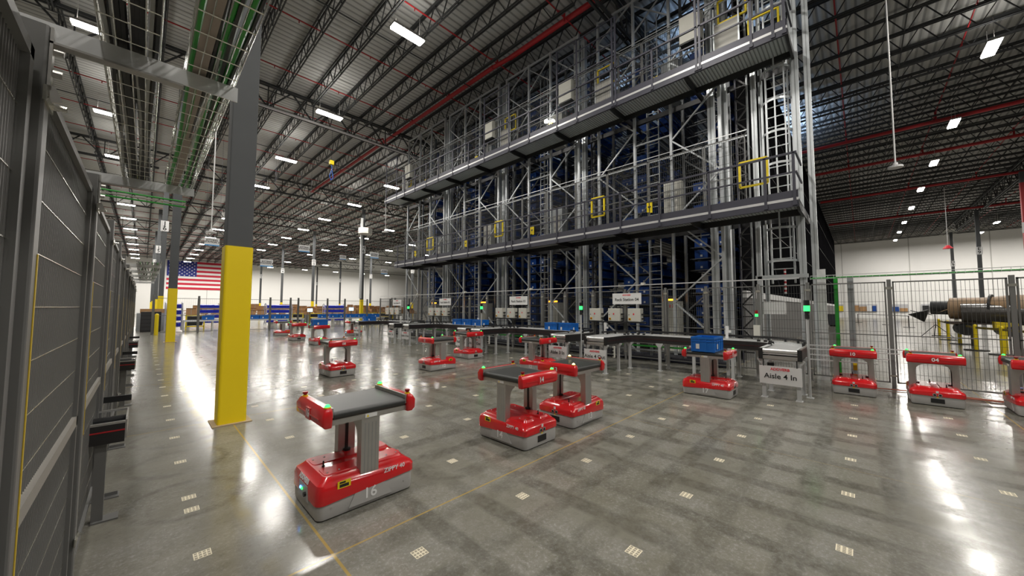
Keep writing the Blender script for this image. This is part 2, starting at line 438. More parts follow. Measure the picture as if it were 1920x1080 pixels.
# ------------------------------------------------------------------ columns
def column(x, y, code, top=12.5, red=False, sgn=True, yel=True, label=None):
    t = thing('building_column', label, 'column', (x, y, 0), 0)
    h = 0.15
    m = MB(); m.loft([(0.0, h, h, 0.015), (top, h, h, 0.015)], COLG, seg=2); m.build('shaft', t)
    m = MB(); m.box((-0.22, -0.22, 0), (0.22, 0.22, 0.012), YEL if False else mat('tan_grout', (0.45, 0.34, 0.2), 0.8)); m.build('base_plate', t)
    if red:
        m = MB(); m.box((-h-0.006, -h-0.006, 0.012), (h+0.006, h+0.006, 11.6), RED2); m.build('red_cladding', t)
    elif yel:
        m = MB(); m.loft([(0.012, h+0.012, h+0.012, 0.03), (2.47, h+0.012, h+0.012, 0.03)], YEL, seg=3); m.build('yellow_guard', t)
    if sgn:
        zc = 8.0
        m = MB(); m.box((-0.23, -h-0.03, zc-0.42), (0.23, -h-0.02, zc+0.42), WHITE); m.box((-h-0.03, -0.23, zc-0.42), (-h-0.02, 0.23, zc+0.42), WHITE)
        p = m.build('number_plate', t)
        for nrm, l in (((0, -1, 0), (0, -h-0.032, zc)), ((-1, 0, 0), (-h-0.032, 0, zc))):
            text(code.replace(' ', '\n'), 0.46, TXT, p, face(l, nrm), 'lettering', 0.008)
    return t
names = 'JHGFED'
for i, x in enumerate(COLX):
    for k, y in enumerate([-26.45, -9.55]+ROWY[2:]):
        num = 10-k            # -26.45 ->10, -10 ->9, 6.45->8 ...
        code = '%s %d' % (names[i], num)
        if y > 100 and i == 0: continue
        if y < -11 or num < 2: continue
        if y < 0:
            if i < 3: continue
        elif y < 20 and i > 0: continue
        elif y < 30 and i > 0: continue
        elif i > 2: continue
        elif y < 40 and i > 1: continue
        near = (i == 0 and num == 8)
        if near: lab = 'large building column with tall yellow guard, nearest to the camera'
        elif i == 3: lab = 'building column with dark red cladding and plate F 9 at the right edge'
        elif i == 0 and num == 7: lab = 'slim yellow and grey column next in line behind the large yellow column'
        else: lab = 'grey steel building column carrying the white plate %s' % code
        column(x, y, code, top=12.5 if not near else 13.9, red=(i == 3), sgn=not (i == 0 and num in (7, 8)), yel=(y > 0), label=lab)

# ------------------------------------------------------------------ lights
lm = MB(); lm.box((-0.62, -0.17, 0.0), (0.62, 0.17, 0.05), LAMP); LMM = lm.mesh('diffuser')
hm = MB(); hm.box((-0.66, -0.2, 0.05), (0.66, 0.2, 0.13), ALU); hm.box((-0.18, -0.12, 0.13), (0.18, 0.12, 0.22), ALU)
hm.cyl((-0.5, 0, 0.1), (-0.5, 0, 1.05), 0.008, ALU, 5); hm.cyl((0.5, 0, 0.1), (0.5, 0, 1.05), 0.008, ALU, 5); HMM = hm.mesh('housing')
def lamp_data(en, sx=1.1, sy=0.5, c=(1.0, 0.955, 0.885)):
    l = bpy.data.lights.new('lamp', 'AREA'); l.shape = 'RECTANGLE'; l.size = sx; l.size_y = sy; l.energy = en; l.color = c
    return l
LD = lamp_data(330); LDF = lamp_data(430); LDR = lamp_data(320); LDW = lamp_data(900); LU = lamp_data(24, 1.2, 0.3, (1.0, 0.96, 0.9))
def fixture(x, y, data, z=12.05):
    t = thing('high_bay_light', 'glowing white rectangular high bay light hanging below the roof joists', 'light', (x, y, z), 0, 'high bay lights')
    for nm, me in (('housing', HMM), ('diffuser', LMM)):
        o = bpy.data.objects.new(nm, me); COL.objects.link(o); o.parent = t
    if data:
        l = bpy.data.objects.new('lamp', data); COL.objects.link(l); l.parent = t; l.location = (0, 0, -0.03)
        if x > 30: return
        l = bpy.data.objects.new('uplight', LU); COL.objects.link(l); l.parent = t; l.location = (0, 0, 0.25); l.rotation_euler = (pi, 0, 0)  # added lamp facing up, brightens the roof deck and joists
for x in (-1.65, 6.66):
    for y in (12.1, 20.4, 28.9, 37.0, 45.4, 53.6, 61.9, 70.1, 78.4, 86.6, 94.9, 103.1):
        if x < 0 and y < 15: continue
        fixture(x, y, LD if y < 50 else LDF)
for x in (14.65, 22.9, 31.1):
    for y in (28.9, 36.8, 45.5, 53.6, 61.9, 70.1, 78.4, 94.9):
        if x > 20 and y < 40: continue
        fixture(x, y, LD if y < 50 else LDF)
for x in (23.4, 31.6, 39.3, 47.3, 55.4, 64.2, 71.9, 80.0): fixture(x, -4.15, LDR if x < 75 else LDW)
for x in (71.9, 55.4, 39.3): fixture(x, -12.2, LDR)
for x, y in ((39.3, 61.9), (39.3, 78.4)): fixture(x, y, LDF)
for x, y in ((80.0, -12.2), (80.0, -20.4), (80.0, -28.6), (6.66, 111.2), (-1.65, 111.2), (14.65, 111.2), (22.9, 111.2), (31.1, 111.2), (39.3, 111.2), (47.3, 111.2), (55.4, 111.2)): fixture(x, y, LDW)
# lamps over the parts of the hall behind and beside the camera (same fixtures, out of frame)
for x, y in ((6.66, 3.9), (6.66, -4.3), (14.65, -4.3), (-1.65, -4.3), (-1.65, 3.9), (14.65, -12.3), (6.66, -12.3)): fixture(x, y, LD)

# blue area lamps added at the rack top to tint the roof, no fixtures
def arealight(name, loc, rot, sx, sy, en, c):
    l = bpy.data.lights.new(name, 'AREA'); l.shape = 'RECTANGLE'; l.size = sx; l.size_y = sy; l.energy = en; l.color = c
    o = bpy.data.objects.new(name, l); COL.objects.link(o); o.location = loc; o.rotation_euler = rot; return o
for (x, y, e) in ((18, 4.5, 120), (20, 10, 110), (30, 3.4, 240), (22, 16, 80)):
    arealight('roof_tint_lamp', (x, y, 12.9), (pi, 0, 0), 4, 1.5, e, (0.45, 0.66, 1.0))

w = bpy.data.worlds.new('world'); SC.world = w; w.use_nodes = True
w.node_tree.nodes['Background'].inputs[0].default_value = (0.8, 0.82, 0.85, 1); w.node_tree.nodes['Background'].inputs[1].default_value = 0.3

# ------------------------------------------------------------------ floor markers
mk = MB(); MKW = mat('marker_sheet', (0.74, 0.68, 0.52), 0.6); MKD = mat('marker_squares', (0.30, 0.27, 0.20), 0.7)
mk.box((-0.045, -0.043, 0), (0.045, 0.043, 0.0012), MKW)
for i in range(4):
    for j in range(3):
        cx = -0.0325+i*0.0217; cy = -0.028+j*0.028
        mk.box((cx-0.0075, cy-0.009, 0.0012), (cx+0.0075, cy+0.009, 0.0016), MKD)
MKM = mk.mesh('floor_marker')
U_Y = [(1.07, 4.81), (5.96, 9.45), (10.22, 14.1), (15.4, 19.2)]
def in_conv(x, y):
    if x < 7.6: return False
    if x > 9.15 and y > 0.8: return True
    for a, b_ in U_Y:
        for c in (a, b_):
            if abs(y-c) < 0.45: return True
    return False
for i in range(-0, 10):
    for j in range(-4, 24):
        x = GX+i; y = GY+j
        if in_conv(x, y) or (x > 8.9 and y > 0.8): continue
        if x < 0.6 and y < 2: continue
        if i == 0: x = 0.335
        if abs(x-1.0) < 0.3 and abs(y-6.45) < 0.4: continue
        d = x*math.cos(YAW)+y*math.sin(YAW)
        if d < 1.2: continue
        o = bpy.data.objects.new('floor_marker', MKM); COL.objects.link(o); o.location = (x, y, 0.0)
        tag(o, 'small cream marker sheet of printed squares stuck on the floor', 'floor marker', 'floor markers in a one metre grid')
o = bpy.data.objects.new('floor_marker', MKM); COL.objects.link(o); o.location = (0.335, 3.88, 0.0)
tag(o, 'extra cream marker sheet close beside another one near the left fence', 'floor marker')

# ------------------------------------------------------------------ robots
def robot_meshes():
    R = {}
    # chassis
    m = MB(); m.loft([(0.012, 0.392, 0.288, 0.05), (0.04, 0.398, 0.296, 0.055), (0.14, 0.400, 0.299, 0.06), (0.20, 0.394, 0.292, 0.055)], SHELL, seg=6)
    for s in (-1, 1):
        y0 = s*0.292
        pl = [(-0.17, 0.04), (-0.11, 0.165), (0.11, 0.165), (0.19, 0.04)]
        m.prism(pl, 1, y0, s*0.306, SHELL)
    R['chassis'] = m.mesh('chassis', True)
    m = MB(); m.loft([(0.006, 0.36, 0.26, 0.05), (0.03, 0.36, 0.26, 0.05)], BLACK, seg=4)
    for sx in (-0.25, 0.25):
        for sy in (-0.2, 0.2): m.cyl((sx, sy-0.015, 0.03), (sx, sy+0.015, 0.03), 0.03, BLACK, 12)
    m.box((0.03, -0.302, 0.150), (0.15, -0.28, 0.166), BLACK); R['wheel_tray'] = m.mesh('wheel_tray')
    # red cover
    def zf(x, y, z):
        if z < 0.2:
            t = min(1, max(0, (x+0.30)/0.22)); return 0.125+(0.180-0.125)*(t*t*(3-2*t)) - (0.018*max(0, x-0.1)/0.3)
        if z > 0.25:
            return z - (0.018 if x > 0.2 else 0)*min(1, (x-0.2)/0.1 if x > 0.2 else 0)
        return z
    m = MB(); m.loft([(0.17, 0.407, 0.307, 0.055), (0.222, 0.407, 0.307, 0.055), (0.262, 0.393, 0.293, 0.05), (0.282, 0.36, 0.268, 0.05), (0.303, 0.335, 0.25, 0.05)], RED, seg=3, zf=zf)
    m.loft([(0.285, 0.335, 0.09, 0.03, 0, -0.13), (0.306, 0.32, 0.075, 0.03, 0, -0.13)], RED, seg=3)
    m.loft([(0.285, 0.335, 0.09, 0.03, 0, 0.13), (0.306, 0.32, 0.075, 0.03, 0, 0.13)], RED, seg=3)
    R['top_cover'] = m.mesh('top_cover', True)
    m = MB()
    for x in (-0.29, -0.2, 0.2, 0.29):
        for y in (-0.17, 0.17): m.dome((x, y, 0.303), 0.009, ALU, 8, 2)
    for x in (-0.30, 0.3):
        for s in (-1, 1): m.cyl((x, s*0.29, 0.09), (x, s*0.302, 0.09), 0.006, ALU, 8)
    R['screws'] = m.mesh('screws')
    # led / control panel end (-x)
    m = MB(); m.prism([(-0.12, 0.10), (0.12, 0.10), (0.10, 0.215), (-0.10, 0.215)], 0, -0.402, -0.409, SHELL); R['control_panel'] = m.mesh('control_panel')
    m = MB()
    m.dome((0, 0, 0), 0.012, BLUEL, 10, 3); R['led_b'] = m.mesh('blue_led')
    m = MB(); m.dome((0, 0, 0), 0.012, GREENL, 10, 3); R['led_g'] = m.mesh('green_led')
    m = MB(); m.cyl((-0.404, 0, 0.15), (-0.425, 0, 0.15), 0.018, BLACK, 12); R['plug'] = m.mesh('black_socket')
    # window end (+x)
    m = MB(); m.box((0.395, -0.075, 0.055), (0.405, 0.075, 0.125), BLACK); R['sensor_window'] = m.mesh('sensor_window')
    m = MB()
    for s in (-1, 1):
        m.cyl((0.39, s*0.03, 0.185), (0.412, s*0.03, 0.185), 0.024, ALU, 14); m.cyl((0.412, s*0.03, 0.185), (0.416, s*0.03, 0.185), 0.015, BLACK, 14)
    R['eyes'] = m.mesh('round_sensor_pair')
    m = MB(); m.box((0.397, -0.013, 0.137), (0.4, 0.013, 0.155), YELB); R['end_sticker'] = m.mesh('end_sticker'); m = MB(); m.box((0.405, -0.015, 0.215), (0.408, 0.015, 0.25), WHITE); R['white_sticker'] = m.mesh('white_sticker')
    m = MB(); m.box((-0.26, -0.3085, 0.215), (-0.16, -0.3065, 0.27-0.0), YELB)
    m.box((-0.245, -0.3095, 0.222), (-0.175, -0.3085, 0.245), BLACK); m.box((-0.245, -0.3095, 0.25), (-0.2, -0.3085, 0.263), BLACK); R['sticker'] = m.mesh('warning_sticker')
    # antenna
    m = MB(); m.cyl((0, 0, 0.295), (0, 0, 0.315), 0.011, BLACK, 10); m.cyl((0, 0, 0.315), (0, 0, 0.35), 0.006, BLACK, 10); R['antenna'] = m.mesh('antenna')
    # legs
    for s, k in ((-1, 'leg0'), (1, 'leg1')):
        m = MB(); m.box((-0.075, s*0.285, 0.255), (0.075, s*0.205, 0.70), ALU)
        for q in (-0.045, -0.015, 0.015, 0.045): m.box((q-0.002, s*0.2865, 0.26), (q+0.002, s*0.285, 0.66), GALVD)
        m.box((-0.012, s*0.205, 0.3), (0.012, s*0.198, 0.66), BLACK)
        m.cyl((0, s*0.19, 0.3), (0, s*0.19, 0.325), 0.03, BLACK, 12)
        R[k] = m.mesh('leg')
    # arch gusset between legs
    m = MB()
    for xx in (-0.075, 0.069):
        pts = [(-0.205, 0.70), (-0.205, 0.53)]
        for i in range(7):
            t = pi/2*i/6; pts.append((-0.205+0.12*(1-math.cos(t)), 0.53+0.12*math.sin(t)))
        for i in range(7):
            t = pi/2*i/6; pts.append((0.085+0.12*math.sin(t), 0.53+0.12*math.cos(t)))
        pts += [(0.205, 0.70)]
        n = len(pts); m.prism(pts, 0, xx, xx+0.006, ALU)
    R['arch'] = m.mesh('arch_bracket')
    # conveyor deck
    m = MB()
    for s in (-1, 1): m.box((-0.33, s*0.29, 0.70), (0.33, s*0.262, 0.742), ALU)
    m.box((-0.33, -0.27, 0.70), (0.33, 0.27, 0.715), ALU); R['deck_frame'] = m.mesh('deck_frame')
    m = MB(); n = 10; rr = 0.032
    prof = []
    for i in range(n+1):
        t = -pi/2-pi*i/n; prof.append((-0.275+rr*math.cos(t), 0.772+rr*math.sin(t)))
    for i in range(n+1):
        t = pi/2-pi*i/n; prof.append((0.275+rr*math.cos(t), 0.772+rr*math.sin(t)))
    m.prism(prof, 0, -0.30, 0.30, RUBBER); R['belt'] = m.mesh('belt', True)
    for s, k in ((-1, 'bar0'), (1, 'bar1')):
        m = MB()
        def bz(a, b): return (min(a, b), max(a, b))
        # inner grey guide rail
        R['guide'+k[-1]] = MB().box((s*0.302, -0.30, 0.76), (s*0.318, 0.30, 0.835), ALU).mesh('guide_rail')
        P = []
        m.loft([(0.693, 0.026, 0.318, 0.012, s*0.342, 0), (0.715, 0.038, 0.325, 0.014, s*0.352, 0), (0.79, 0.040, 0.327, 0.014, s*0.352, 0), (0.825, 0.028, 0.318, 0.012, s*0.342, 0), (0.838, 0.018, 0.31, 0.01, s*0.338, 0)], RED, seg=3)
        m.box((s*0.382, -0.26, 0.752), (s*0.396, 0.26, 0.762), RED)
        m.box((s*0.38, -0.055, 0.712), (s*0.396, 0.055, 0.803), RED)
        R[k] = m.mesh('end_bar', True)
    m = MB(); m.cyl((0, 0, 0), (0, 0, 0.01), 0.022, YELB, 14); m.cyl((0, 0, 0.01), (0, 0, 0.022), 0.013, BEACON, 12); m.cyl((0, 0, 0.022), (0, 0, 0.038), 0.021, BEACON, 14, 0.023); R['stop'] = m.mesh('stop_button', True)
    m = MB(); m.cyl((0, 0, 0), (0, 0, 0.008), 0.026, YELB, 14); m.dome((0, 0, 0.008), 0.02, GREENL, 12, 4); R['lg'] = m.mesh('status_light', True)
    m = MB(); m.cyl((0, 0, 0), (0, 0, 0.008), 0.026, YELB, 14); m.dome((0, 0, 0.008), 0.02, AMBERL, 12, 4); R['la'] = m.mesh('status_light', True)
    m = MB(); m.box((-0.05, -0.2925, 0.706), (0.05, -0.2905, 0.738), WHITE); m.prism([(-0.04, 0.711), (-0.018, 0.711), (-0.029, 0.732)], 1, -0.2935, -0.2925, YELB); R['deck_label'] = m.mesh('deck_label')
    return R
RM = robot_meshes()
def robot(num, x, y, rz, label, amber=False):
    t = thing('transport_robot', label, 'robot', (x, y, 0), rz)
    def add(k, nm, loc=None, par=None, rot=None, lab=None):
        o = bpy.data.objects.new(nm, RM[k]); COL.objects.link(o); o.parent = par or t
        if loc: o.location = loc
        if rot: o.rotation_euler = rot
        if lab: o['label'] = lab
        return o
    ch = add('chassis', 'chassis'); add('wheel_tray', 'wheel_tray'); cv = add('top_cover', 'top_cover'); add('screws', 'screw_set', par=cv)
    cp = add('control_panel', 'control_panel'); add('led_b', 'indicator_light', (-0.408, 0.06, 0.165), cp, (0, -pi/2, 0)); add('led_g', 'indicator_light', (-0.408, 0.025, 0.165), cp, (0, -pi/2, 0)); add('plug', 'socket', (0, -0.06, 0), cp)
    add('sensor_window', 'sensor_window'); add('eyes', 'round_sensors'); add('end_sticker', 'small_yellow_sticker', par=ch); add('white_sticker', 'small_white_sticker', par=cv); add('sticker', 'warning_sticker', par=cv, lab='yellow warning sticker')
    o = add('sticker', 'warning_sticker', par=cv, lab='yellow warning sticker'); o.scale = (1, -1, 1)
    add('antenna', 'antenna', (-0.27, -0.02, 0)); add('antenna', 'antenna', (0.24, 0.12, 0))
    add('leg0', 'leg'); add('leg1', 'leg'); add('arch', 'arch_bracket'); add('deck_frame', 'deck_frame'); add('belt', 'belt', lab='black rubber conveyor belt'); add('deck_label', 'deck_label')
    for s in (-1, 1):
        b = add('bar0' if s < 0 else 'bar1', 'end_bar'); add('guide0' if s < 0 else 'guide1', 'guide_rail', par=b)
        add('stop', 'stop_button', (s*0.338, 0.27*(-s), 0.838), b); add('la' if amber else 'lg', 'status_light', (s*0.338, 0.27*s, 0.838), b)
        if num: text(num, 0.082, WHITEM, b, face((s*0.398, 0, 0.757), (s, 0, 0)), 'numeral', 0.0015)
        if num: text(num, 0.115, WHITEM, ch, face((0.0, s*0.3075, 0.105), (0, s, 0)), 'numeral', 0.0015)
        text('ZIPPY 40', 0.05, WHITEM, cv, face((s*0.0+0.21, s*0.307, 0.235), (0, s, 0)), 'lettering', 0.001)
    text('ADDVERB', 0.052, WHITEM, cv, face((-0.4045, 0.0, 0.249), (-0.95, 0, 0.3)), 'lettering', 0.002, 0.95)
    return t
ROB = [
 ('16', 1.355, 3.235, 0.0, 'red and grey belt topped transport robot numbered 16, nearest to the camera'),
 ('14', 3.325, 3.14, -pi/2, 'red and grey transport robot numbered 14, in front of robot 13'),
 ('13', 4.42, 3.08, pi, 'red and grey transport robot numbered 13 with warm white lights'),
 ('17', 7.53, 2.1, -pi/2, 'red transport robot numbered 17 carrying an open blue tote'),
 ('10', 9.66, 0.15, pi, 'red transport robot numbered 10 parked facing left of robot 04'),
 ('04', 9.60, -0.85, pi, 'red transport robot numbered 04 in front of the mesh fence'),
 ('', 9.62, -1.93, pi, 'red transport robot cut off by the right edge of the picture'),
 ('08', 3.33, 9.15, -pi/2, 'red transport robot numbered 08 alone on the open floor'),
 ('12', 5.5, 8.12, pi, 'red transport robot with empty belt left of the aisle 3 out sign'),
 ('18', 7.45, 9.25, -pi/2, 'red transport robot in front of the aisle 2 in sign'),
 ('12', 7.3, 6.15, -pi/2, 'red transport robot half hidden behind robot 13 by the aisle 3 in sign'),
 ('', 5.65, 24.0, pi, 'small far red transport robot, leftmost of the far group'),
 ('', 5.36, 20.1, -pi/2, 'far red transport robot with empty belt left of the one carrying a tote'),
 ('', 5.42, 17.1, -pi/2, 'far red transport robot carrying a blue tote behind robot 08'),
 ('', 8.65, 21.4, 0.0, 'far red transport robot docking at the farthest conveyor end')]
for q in ROB: robot(*q, amber=(q[0] == '13'))

# ------------------------------------------------------------------ totes
def tote_mesh(w=0.6, d=0.4, h=0.27, mt=BLUE, label=False):
    m = MB(); t = 0.012; hw, hd = w/2, d/2
    m.box((-hw+0.02, -hd+0.02, 0), (hw-0.02, hd-0.02, 0.012), mt)
    for s in (-1, 1):
        m.box((s*(hw-0.012), -hd+0.012, 0.0), (s*(hw-0.024), hd-0.012, h), mt)
        m.box((-hw+0.012, s*(hd-0.012), 0.0), (hw-0.012, s*(hd-0.024), h), mt)
        m.box((s*hw, -hd, h-0.035), (s*(hw-0.03), hd, h), mt); m.box((-hw, s*hd, h-0.035), (hw, s*(hd-0.03), h), mt)
        m.box((s*hw, -hd, h-0.085), (s*(hw-0.02), hd, h-0.075), mt); m.box((-hw, s*hd, h-0.085), (hw, s*(hd-0.02), h-0.075), mt)
        for k in range(5):
            xx = -hw+0.02+k*(w-0.04)/4
            m.box((xx-0.008, s*(hd-0.002), 0.0), (xx+0.008, s*(hd-0.02), h-0.03), mt)
        for k in range(4):
            yy = -hd+0.02+k*(d-0.04)/3
            m.box((s*(hw-0.002), yy-0.008, 0.0), (s*(hw-0.02), yy+0.008, h-0.03), mt)
        m.box((-hw+0.01, s*(hd-0.004), 0.01), (hw-0.01, s*(hd-0.02), 0.03), mt); m.box((s*(hw-0.004), -hd+0.01, 0.01), (s*(hw-0.02), hd-0.01, 0.03), mt)
    if label:
        m.box((-hw-0.001+0.01, -0.04, 0.06), (-hw+0.012, 0.03, 0.13), WHITE)
    return m.mesh('tote')
TM = tote_mesh()
lb = MB(); lb.box((-0.03, -0.001, -0.045), (0.03, 0.001, 0.045), WHITE); LBM = lb.mesh('paper_label')
def tote(x, y, z, rz, label, group=None, sc=1.0):
    t = tag(bpy.data.objects.new('tote', TM), label, 'tote', group); COL.objects.link(t); t.location = (x, y, z); t.rotation_euler = (0, 0, rz); t.scale = (sc, sc, sc)
    for l, r_ in (((-0.1, -0.2, 0.1), 0), ((-0.3, 0.08, 0.1), pi/2), ((0.3, -0.05, 0.1), pi/2), ((0.1, 0.2, 0.1), 0)):
        o = bpy.data.objects.new('paper_label', LBM); COL.objects.link(o); o.parent = t; o.location = l; o.rotation_euler = (0, 0, r_)
    return t
tote(7.50, 2.12, 0.806, pi/2*0, 'open blue plastic tote on the belt of robot 17')
tote(5.42, 17.1, 0.806, 0, 'blue plastic tote riding on a far robot behind robot 08')

# ------------------------------------------------------------------ U shaped conveyors
def upath(y0, y1, x0=7.95, xs=8.75, xb=9.62, r=0.62):
    pts = [(x0, y0), (xs, y0)]
    n = 8
    for i in range(n+1):
        t = pi/2*i/n; pts.append((xb-r+r*math.sin(t), y0+r-r*math.cos(t)))
    for i in range(n+1):
        t = pi/2*i/n; pts.append((xb-r+r*math.cos(t), y1-r+r*math.sin(t)))
    pts += [(xs, y1), (x0, y1)]
    return pts
def offset(pts, d):
    out = []
    for i, p in enumerate(pts):
        a = pts[max(0, i-1)]; b = pts[min(len(pts)-1, i+1)]
        dx, dy = b[0]-a[0], b[1]-a[1]; l = math.hypot(dx, dy)
        out.append((p[0]+d*dy/l, p[1]-d*dx/l))
    return out
def strip(m, pts, d0, d1, z0, z1, mt):
    A = offset(pts, d0); B = offset(pts, d1); P = []; F = []
    for a, b in zip(A, B): P += [(a[0], a[1], z0), (b[0], b[1], z0), (b[0], b[1], z1), (a[0], a[1], z1)]
    for i in range(len(A)-1):
        o = 4*i
        for k in range(4): F.append((o+k, o+(k+1) % 4, o+4+(k+1) % 4, o+4+k))
    F += [(3, 2, 1, 0), tuple(4*(len(A)-1)+k for k in range(4))]
    m.poly(P, F, mt)
WLEG = mat('white_leg_paint', (0.55, 0.56, 0.56), 0.4, 0.1, var=0.05)
def leg(m_, x, y, along_y, h=0.70, fl=True):
    m = MB(); m.box((x-0.03, y-0.03, 0.0), (x+0.03, y+0.03, h), WLEG); m.box((x-0.06, y-0.05, 0), (x+0.06, y+0.05, 0.012), GALV)
    if fl: m.prism([(y-0.09, h), (y+0.09, h), (y+0.09, h-0.03), (y+0.03, h-0.11), (y-0.03, h-0.11), (y-0.09, h-0.03)], 0, x-0.033, x+0.033, WLEG)
    return m
ordn = {4: 'nearest and largest', 3: 'second nearest', 2: 'third nearest', 1: 'farthest'}
for q, (ya, yb) in enumerate(U_Y):
    an = 4-q
    t = thing('belt_conveyor', 'U shaped black sided belt conveyor of aisle %d, %s in the row' % (an, ordn[an]), 'conveyor', (0, 0, 0))
    P = upath(ya, yb)
    W = 0.27
    m = MB(); strip(m, P, -W, -W-0.03, 0.70, 0.88, mat('conveyor_side_band', (0.022, 0.02, 0.021), 0.4)); strip(m, P, -W-0.03, -W-0.034, 0.785, 0.80, BROWN); m.build('inner_guard', t)['label'] = 'black side guard with a thin dark red stripe'
    m = MB(); strip(m, P, W, W+0.03, 0.70, 0.88, mat('conveyor_side_band', (0, 0, 0))); strip(m, P[1:-1], W-0.01, W+0.02, 0.93, 0.975, BLACK)
    strip(m, P, W-0.0, W+0.03, 0.88, 0.90, ALU)
    m.build('outer_guard', t)
    for i in range(1, len(P)-1, 2):
        a = offset(P, W-0.01)[i]; MB().box((a[0]-0.02, a[1]-0.02, 0.88), (a[0]+0.02, a[1]+0.02, 0.95), BLACK).build('guide_bracket', t)
        a = offset(P, -W+0.01)[i]; MB().box((a[0]-0.02, a[1]-0.03, 0.88), (a[0]+0.02, a[1]+0.03, 0.93), BLACK).build('guide_bracket', t)
    m = MB(); strip(m, P, -W, W, 0.78, 0.80, ROLL); strip(m, P, -W-0.028, -W+0.03, 0.881, 0.892, WLEG); strip(m, P, W-0.05, W-0.01, 0.85, 0.885, WLEG)
    # rollers across
    O1 = offset(P, -W); O2 = offset(P, W)
    for i in range(len(P)-1):
        a0, a1, b0, b1 = Vector(O1[i]), Vector(O1[i+1]), Vector(O2[i]), Vector(O2[i+1])
        L_ = max((a1-a0).length, (b1-b0).length); n = max(1, int(L_/0.075))
        for k in range(n):
            s_ = (k+0.5)/n; pa = a0.lerp(a1, s_); pb = b0.lerp(b1, s_)
            m.cyl((pa.x, pa.y, 0.835), (pb.x, pb.y, 0.835), 0.025, ROLL, 8)
    m.build('roller_bed', t)
    m = MB(); strip(m, P, -W+0.02, W-0.02, 0.67, 0.70, WLEG); m.build('underframe', t)
    for yy, s in ((ya, -1), (yb, 1)):
        m = MB(); m.box((7.93, yy-W-0.035, 0.70), (7.96, yy+W+0.035, 0.76), ALU)
        m.box((7.915, yy-W-0.045, 0.69), (7.99, yy-W+0.02, 0.885), BLACK); m.box((7.915, yy+W+0.045, 0.69), (7.99, yy+W-0.02, 0.885), BLACK)
        m.cyl((7.96, yy-W, 0.845), (7.96, yy+W, 0.845), 0.04, ROLL, 12); m.build('end_roller', t, True)
    for (lx, ly) in ((7.98, ya-0.25), (7.98, ya+0.25), (8.65, ya-0.25), (8.65, ya+0.25), (9.33, ya+1.05), (9.9, ya+1.05), (9.33, (ya+yb)/2), (9.9, (ya+yb)/2), (9.33, yb-1.05), (9.9, yb-1.05), (7.98, yb-0.25), (7.98, yb+0.25), (8.65, yb-0.25), (8.65, yb+0.25), (9.2, yb-0.3)):
        leg(None, lx, ly, 1).build('leg', t)
    MB().box((8.0, ya+0.1, 0.50), (8.06, ya+0.2, 0.62), BLACK).build('black_socket', t); m = MB(); m.box((8.2, yb-0.38, 0.38), (8.25, yb-0.33, 0.66), CREAM)
    for k in range(3): m.box((8.19, yb-0.36, 0.41+0.08*k), (8.2, yb-0.30, 0.45+0.08*k), BLACK)
    m.build('wiring_box', t)
    for yy, nm in ((ya, 'In'), (yb, 'Out')):
        sg = thing('aisle_sign', {(4,'In'): 'large white sign reading Aisle 4 In, right of the robot with a blue tote', (4,'Out'): 'white Aisle 4 Out sign on the conveyor end behind robot 13', (3,'In'): 'white Aisle 3 In sign mostly hidden behind robot 13 and its neighbour', (3,'Out'): 'white Aisle 3 Out sign directly right of a red robot', (2,'In'): 'white Aisle 2 In sign hidden behind the red robot beside Aisle 3 Out', (2,'Out'): 'small distant white Aisle 2 Out sign on the third conveyor', (1,'In'): 'small distant white Aisle 1 In sign, just left of another small sign', (1,'Out'): 'smallest farthest white Aisle 1 Out sign beside the docking robot'}[(an, nm)], 'sign', (7.90, yy, 0.42))
        p = MB().box((0, -0.305, -0.16), (0.006, 0.305, 0.16), WHITE).build('panel', sg)
        text('ADDVERB', 0.062, TXR, p, face((-0.002, 0, 0.105), (-1, 0, 0)), 'lettering', 0.002)
        text('Aisle %d %s' % (an, nm), 0.125, TXT, p, face((-0.002, 0, -0.02), (-1, 0, 0)), 'lettering', 0.0015)
        for s in (-0.24, 0.24): MB().box((0.0, s-0.008, 0.15), (0.004, s+0.008, 0.28), BLACK).build('strap', sg)
    # stack light pole
    if an == 4: px_, py_ = 8.42, ya-0.36
    else: px_, py_ = 8.6, ya-0.3
    s = thing('signal_tower', {4: 'green lit signal tower right above the Aisle 4 In sign', 3: 'green lit signal tower left of the nearest three switch boxes', 2: 'green lit signal tower between the second and third switch box groups', 1: 'farthest green lit signal tower, at the left end of the rack foot'}[an], 'signal light', (px_, py_, 0))
    m = MB(); m.cyl((0, 0, 0), (0, 0, 1.42), 0.02, WLEG, 10); m.box((-0.05, -0.05, 0), (0.05, 0.05, 0.012), GALV); m.build('pole', s)
    m = MB(); m.cyl((0, 0, 1.42), (0, 0, 1.5), 0.035, BLACK, 12); m.cyl((0, 0, 1.5), (0, 0, 1.56), 0.025, BLACK, 12, 0.04); m.build('housing', s, True); m = MB(); m.cyl((0, 0, 1.66), (0, 0, 1.76), 0.043, BLACK, 14); m.build('cap', s, True)
    m = MB(); m.cyl((0, 0, 1.56), (0, 0, 1.66), 0.045, GREENL, 14); m.build('green_lens', s, True)
# sensors posts on the conveyors
for i, (x, y) in enumerate(((9.9, 2.35), (9.88, 7.2), (9.88, 11.6), (9.3, 5.3+0.0), (9.1, 16.7))):
    m = MB(); m.box((x-0.03, y-0.03, 0.0), (x+0.03, y+0.03, 1.18), WHITE); m.box((x-0.05, y-0.08, 1.02), (x+0.03, y-0.03, 1.08), WHITE)
    tag(m.build('scanner_post'), ('white scanner post rising behind the blue tote of robot 17', 'white scanner post beside the pair of blue totes', 'white scanner post behind the row of three blue totes', 'white scanner post with side arm left of the nearest conveyor', 'farthest white scanner post, on the last conveyor')[i], 'post')
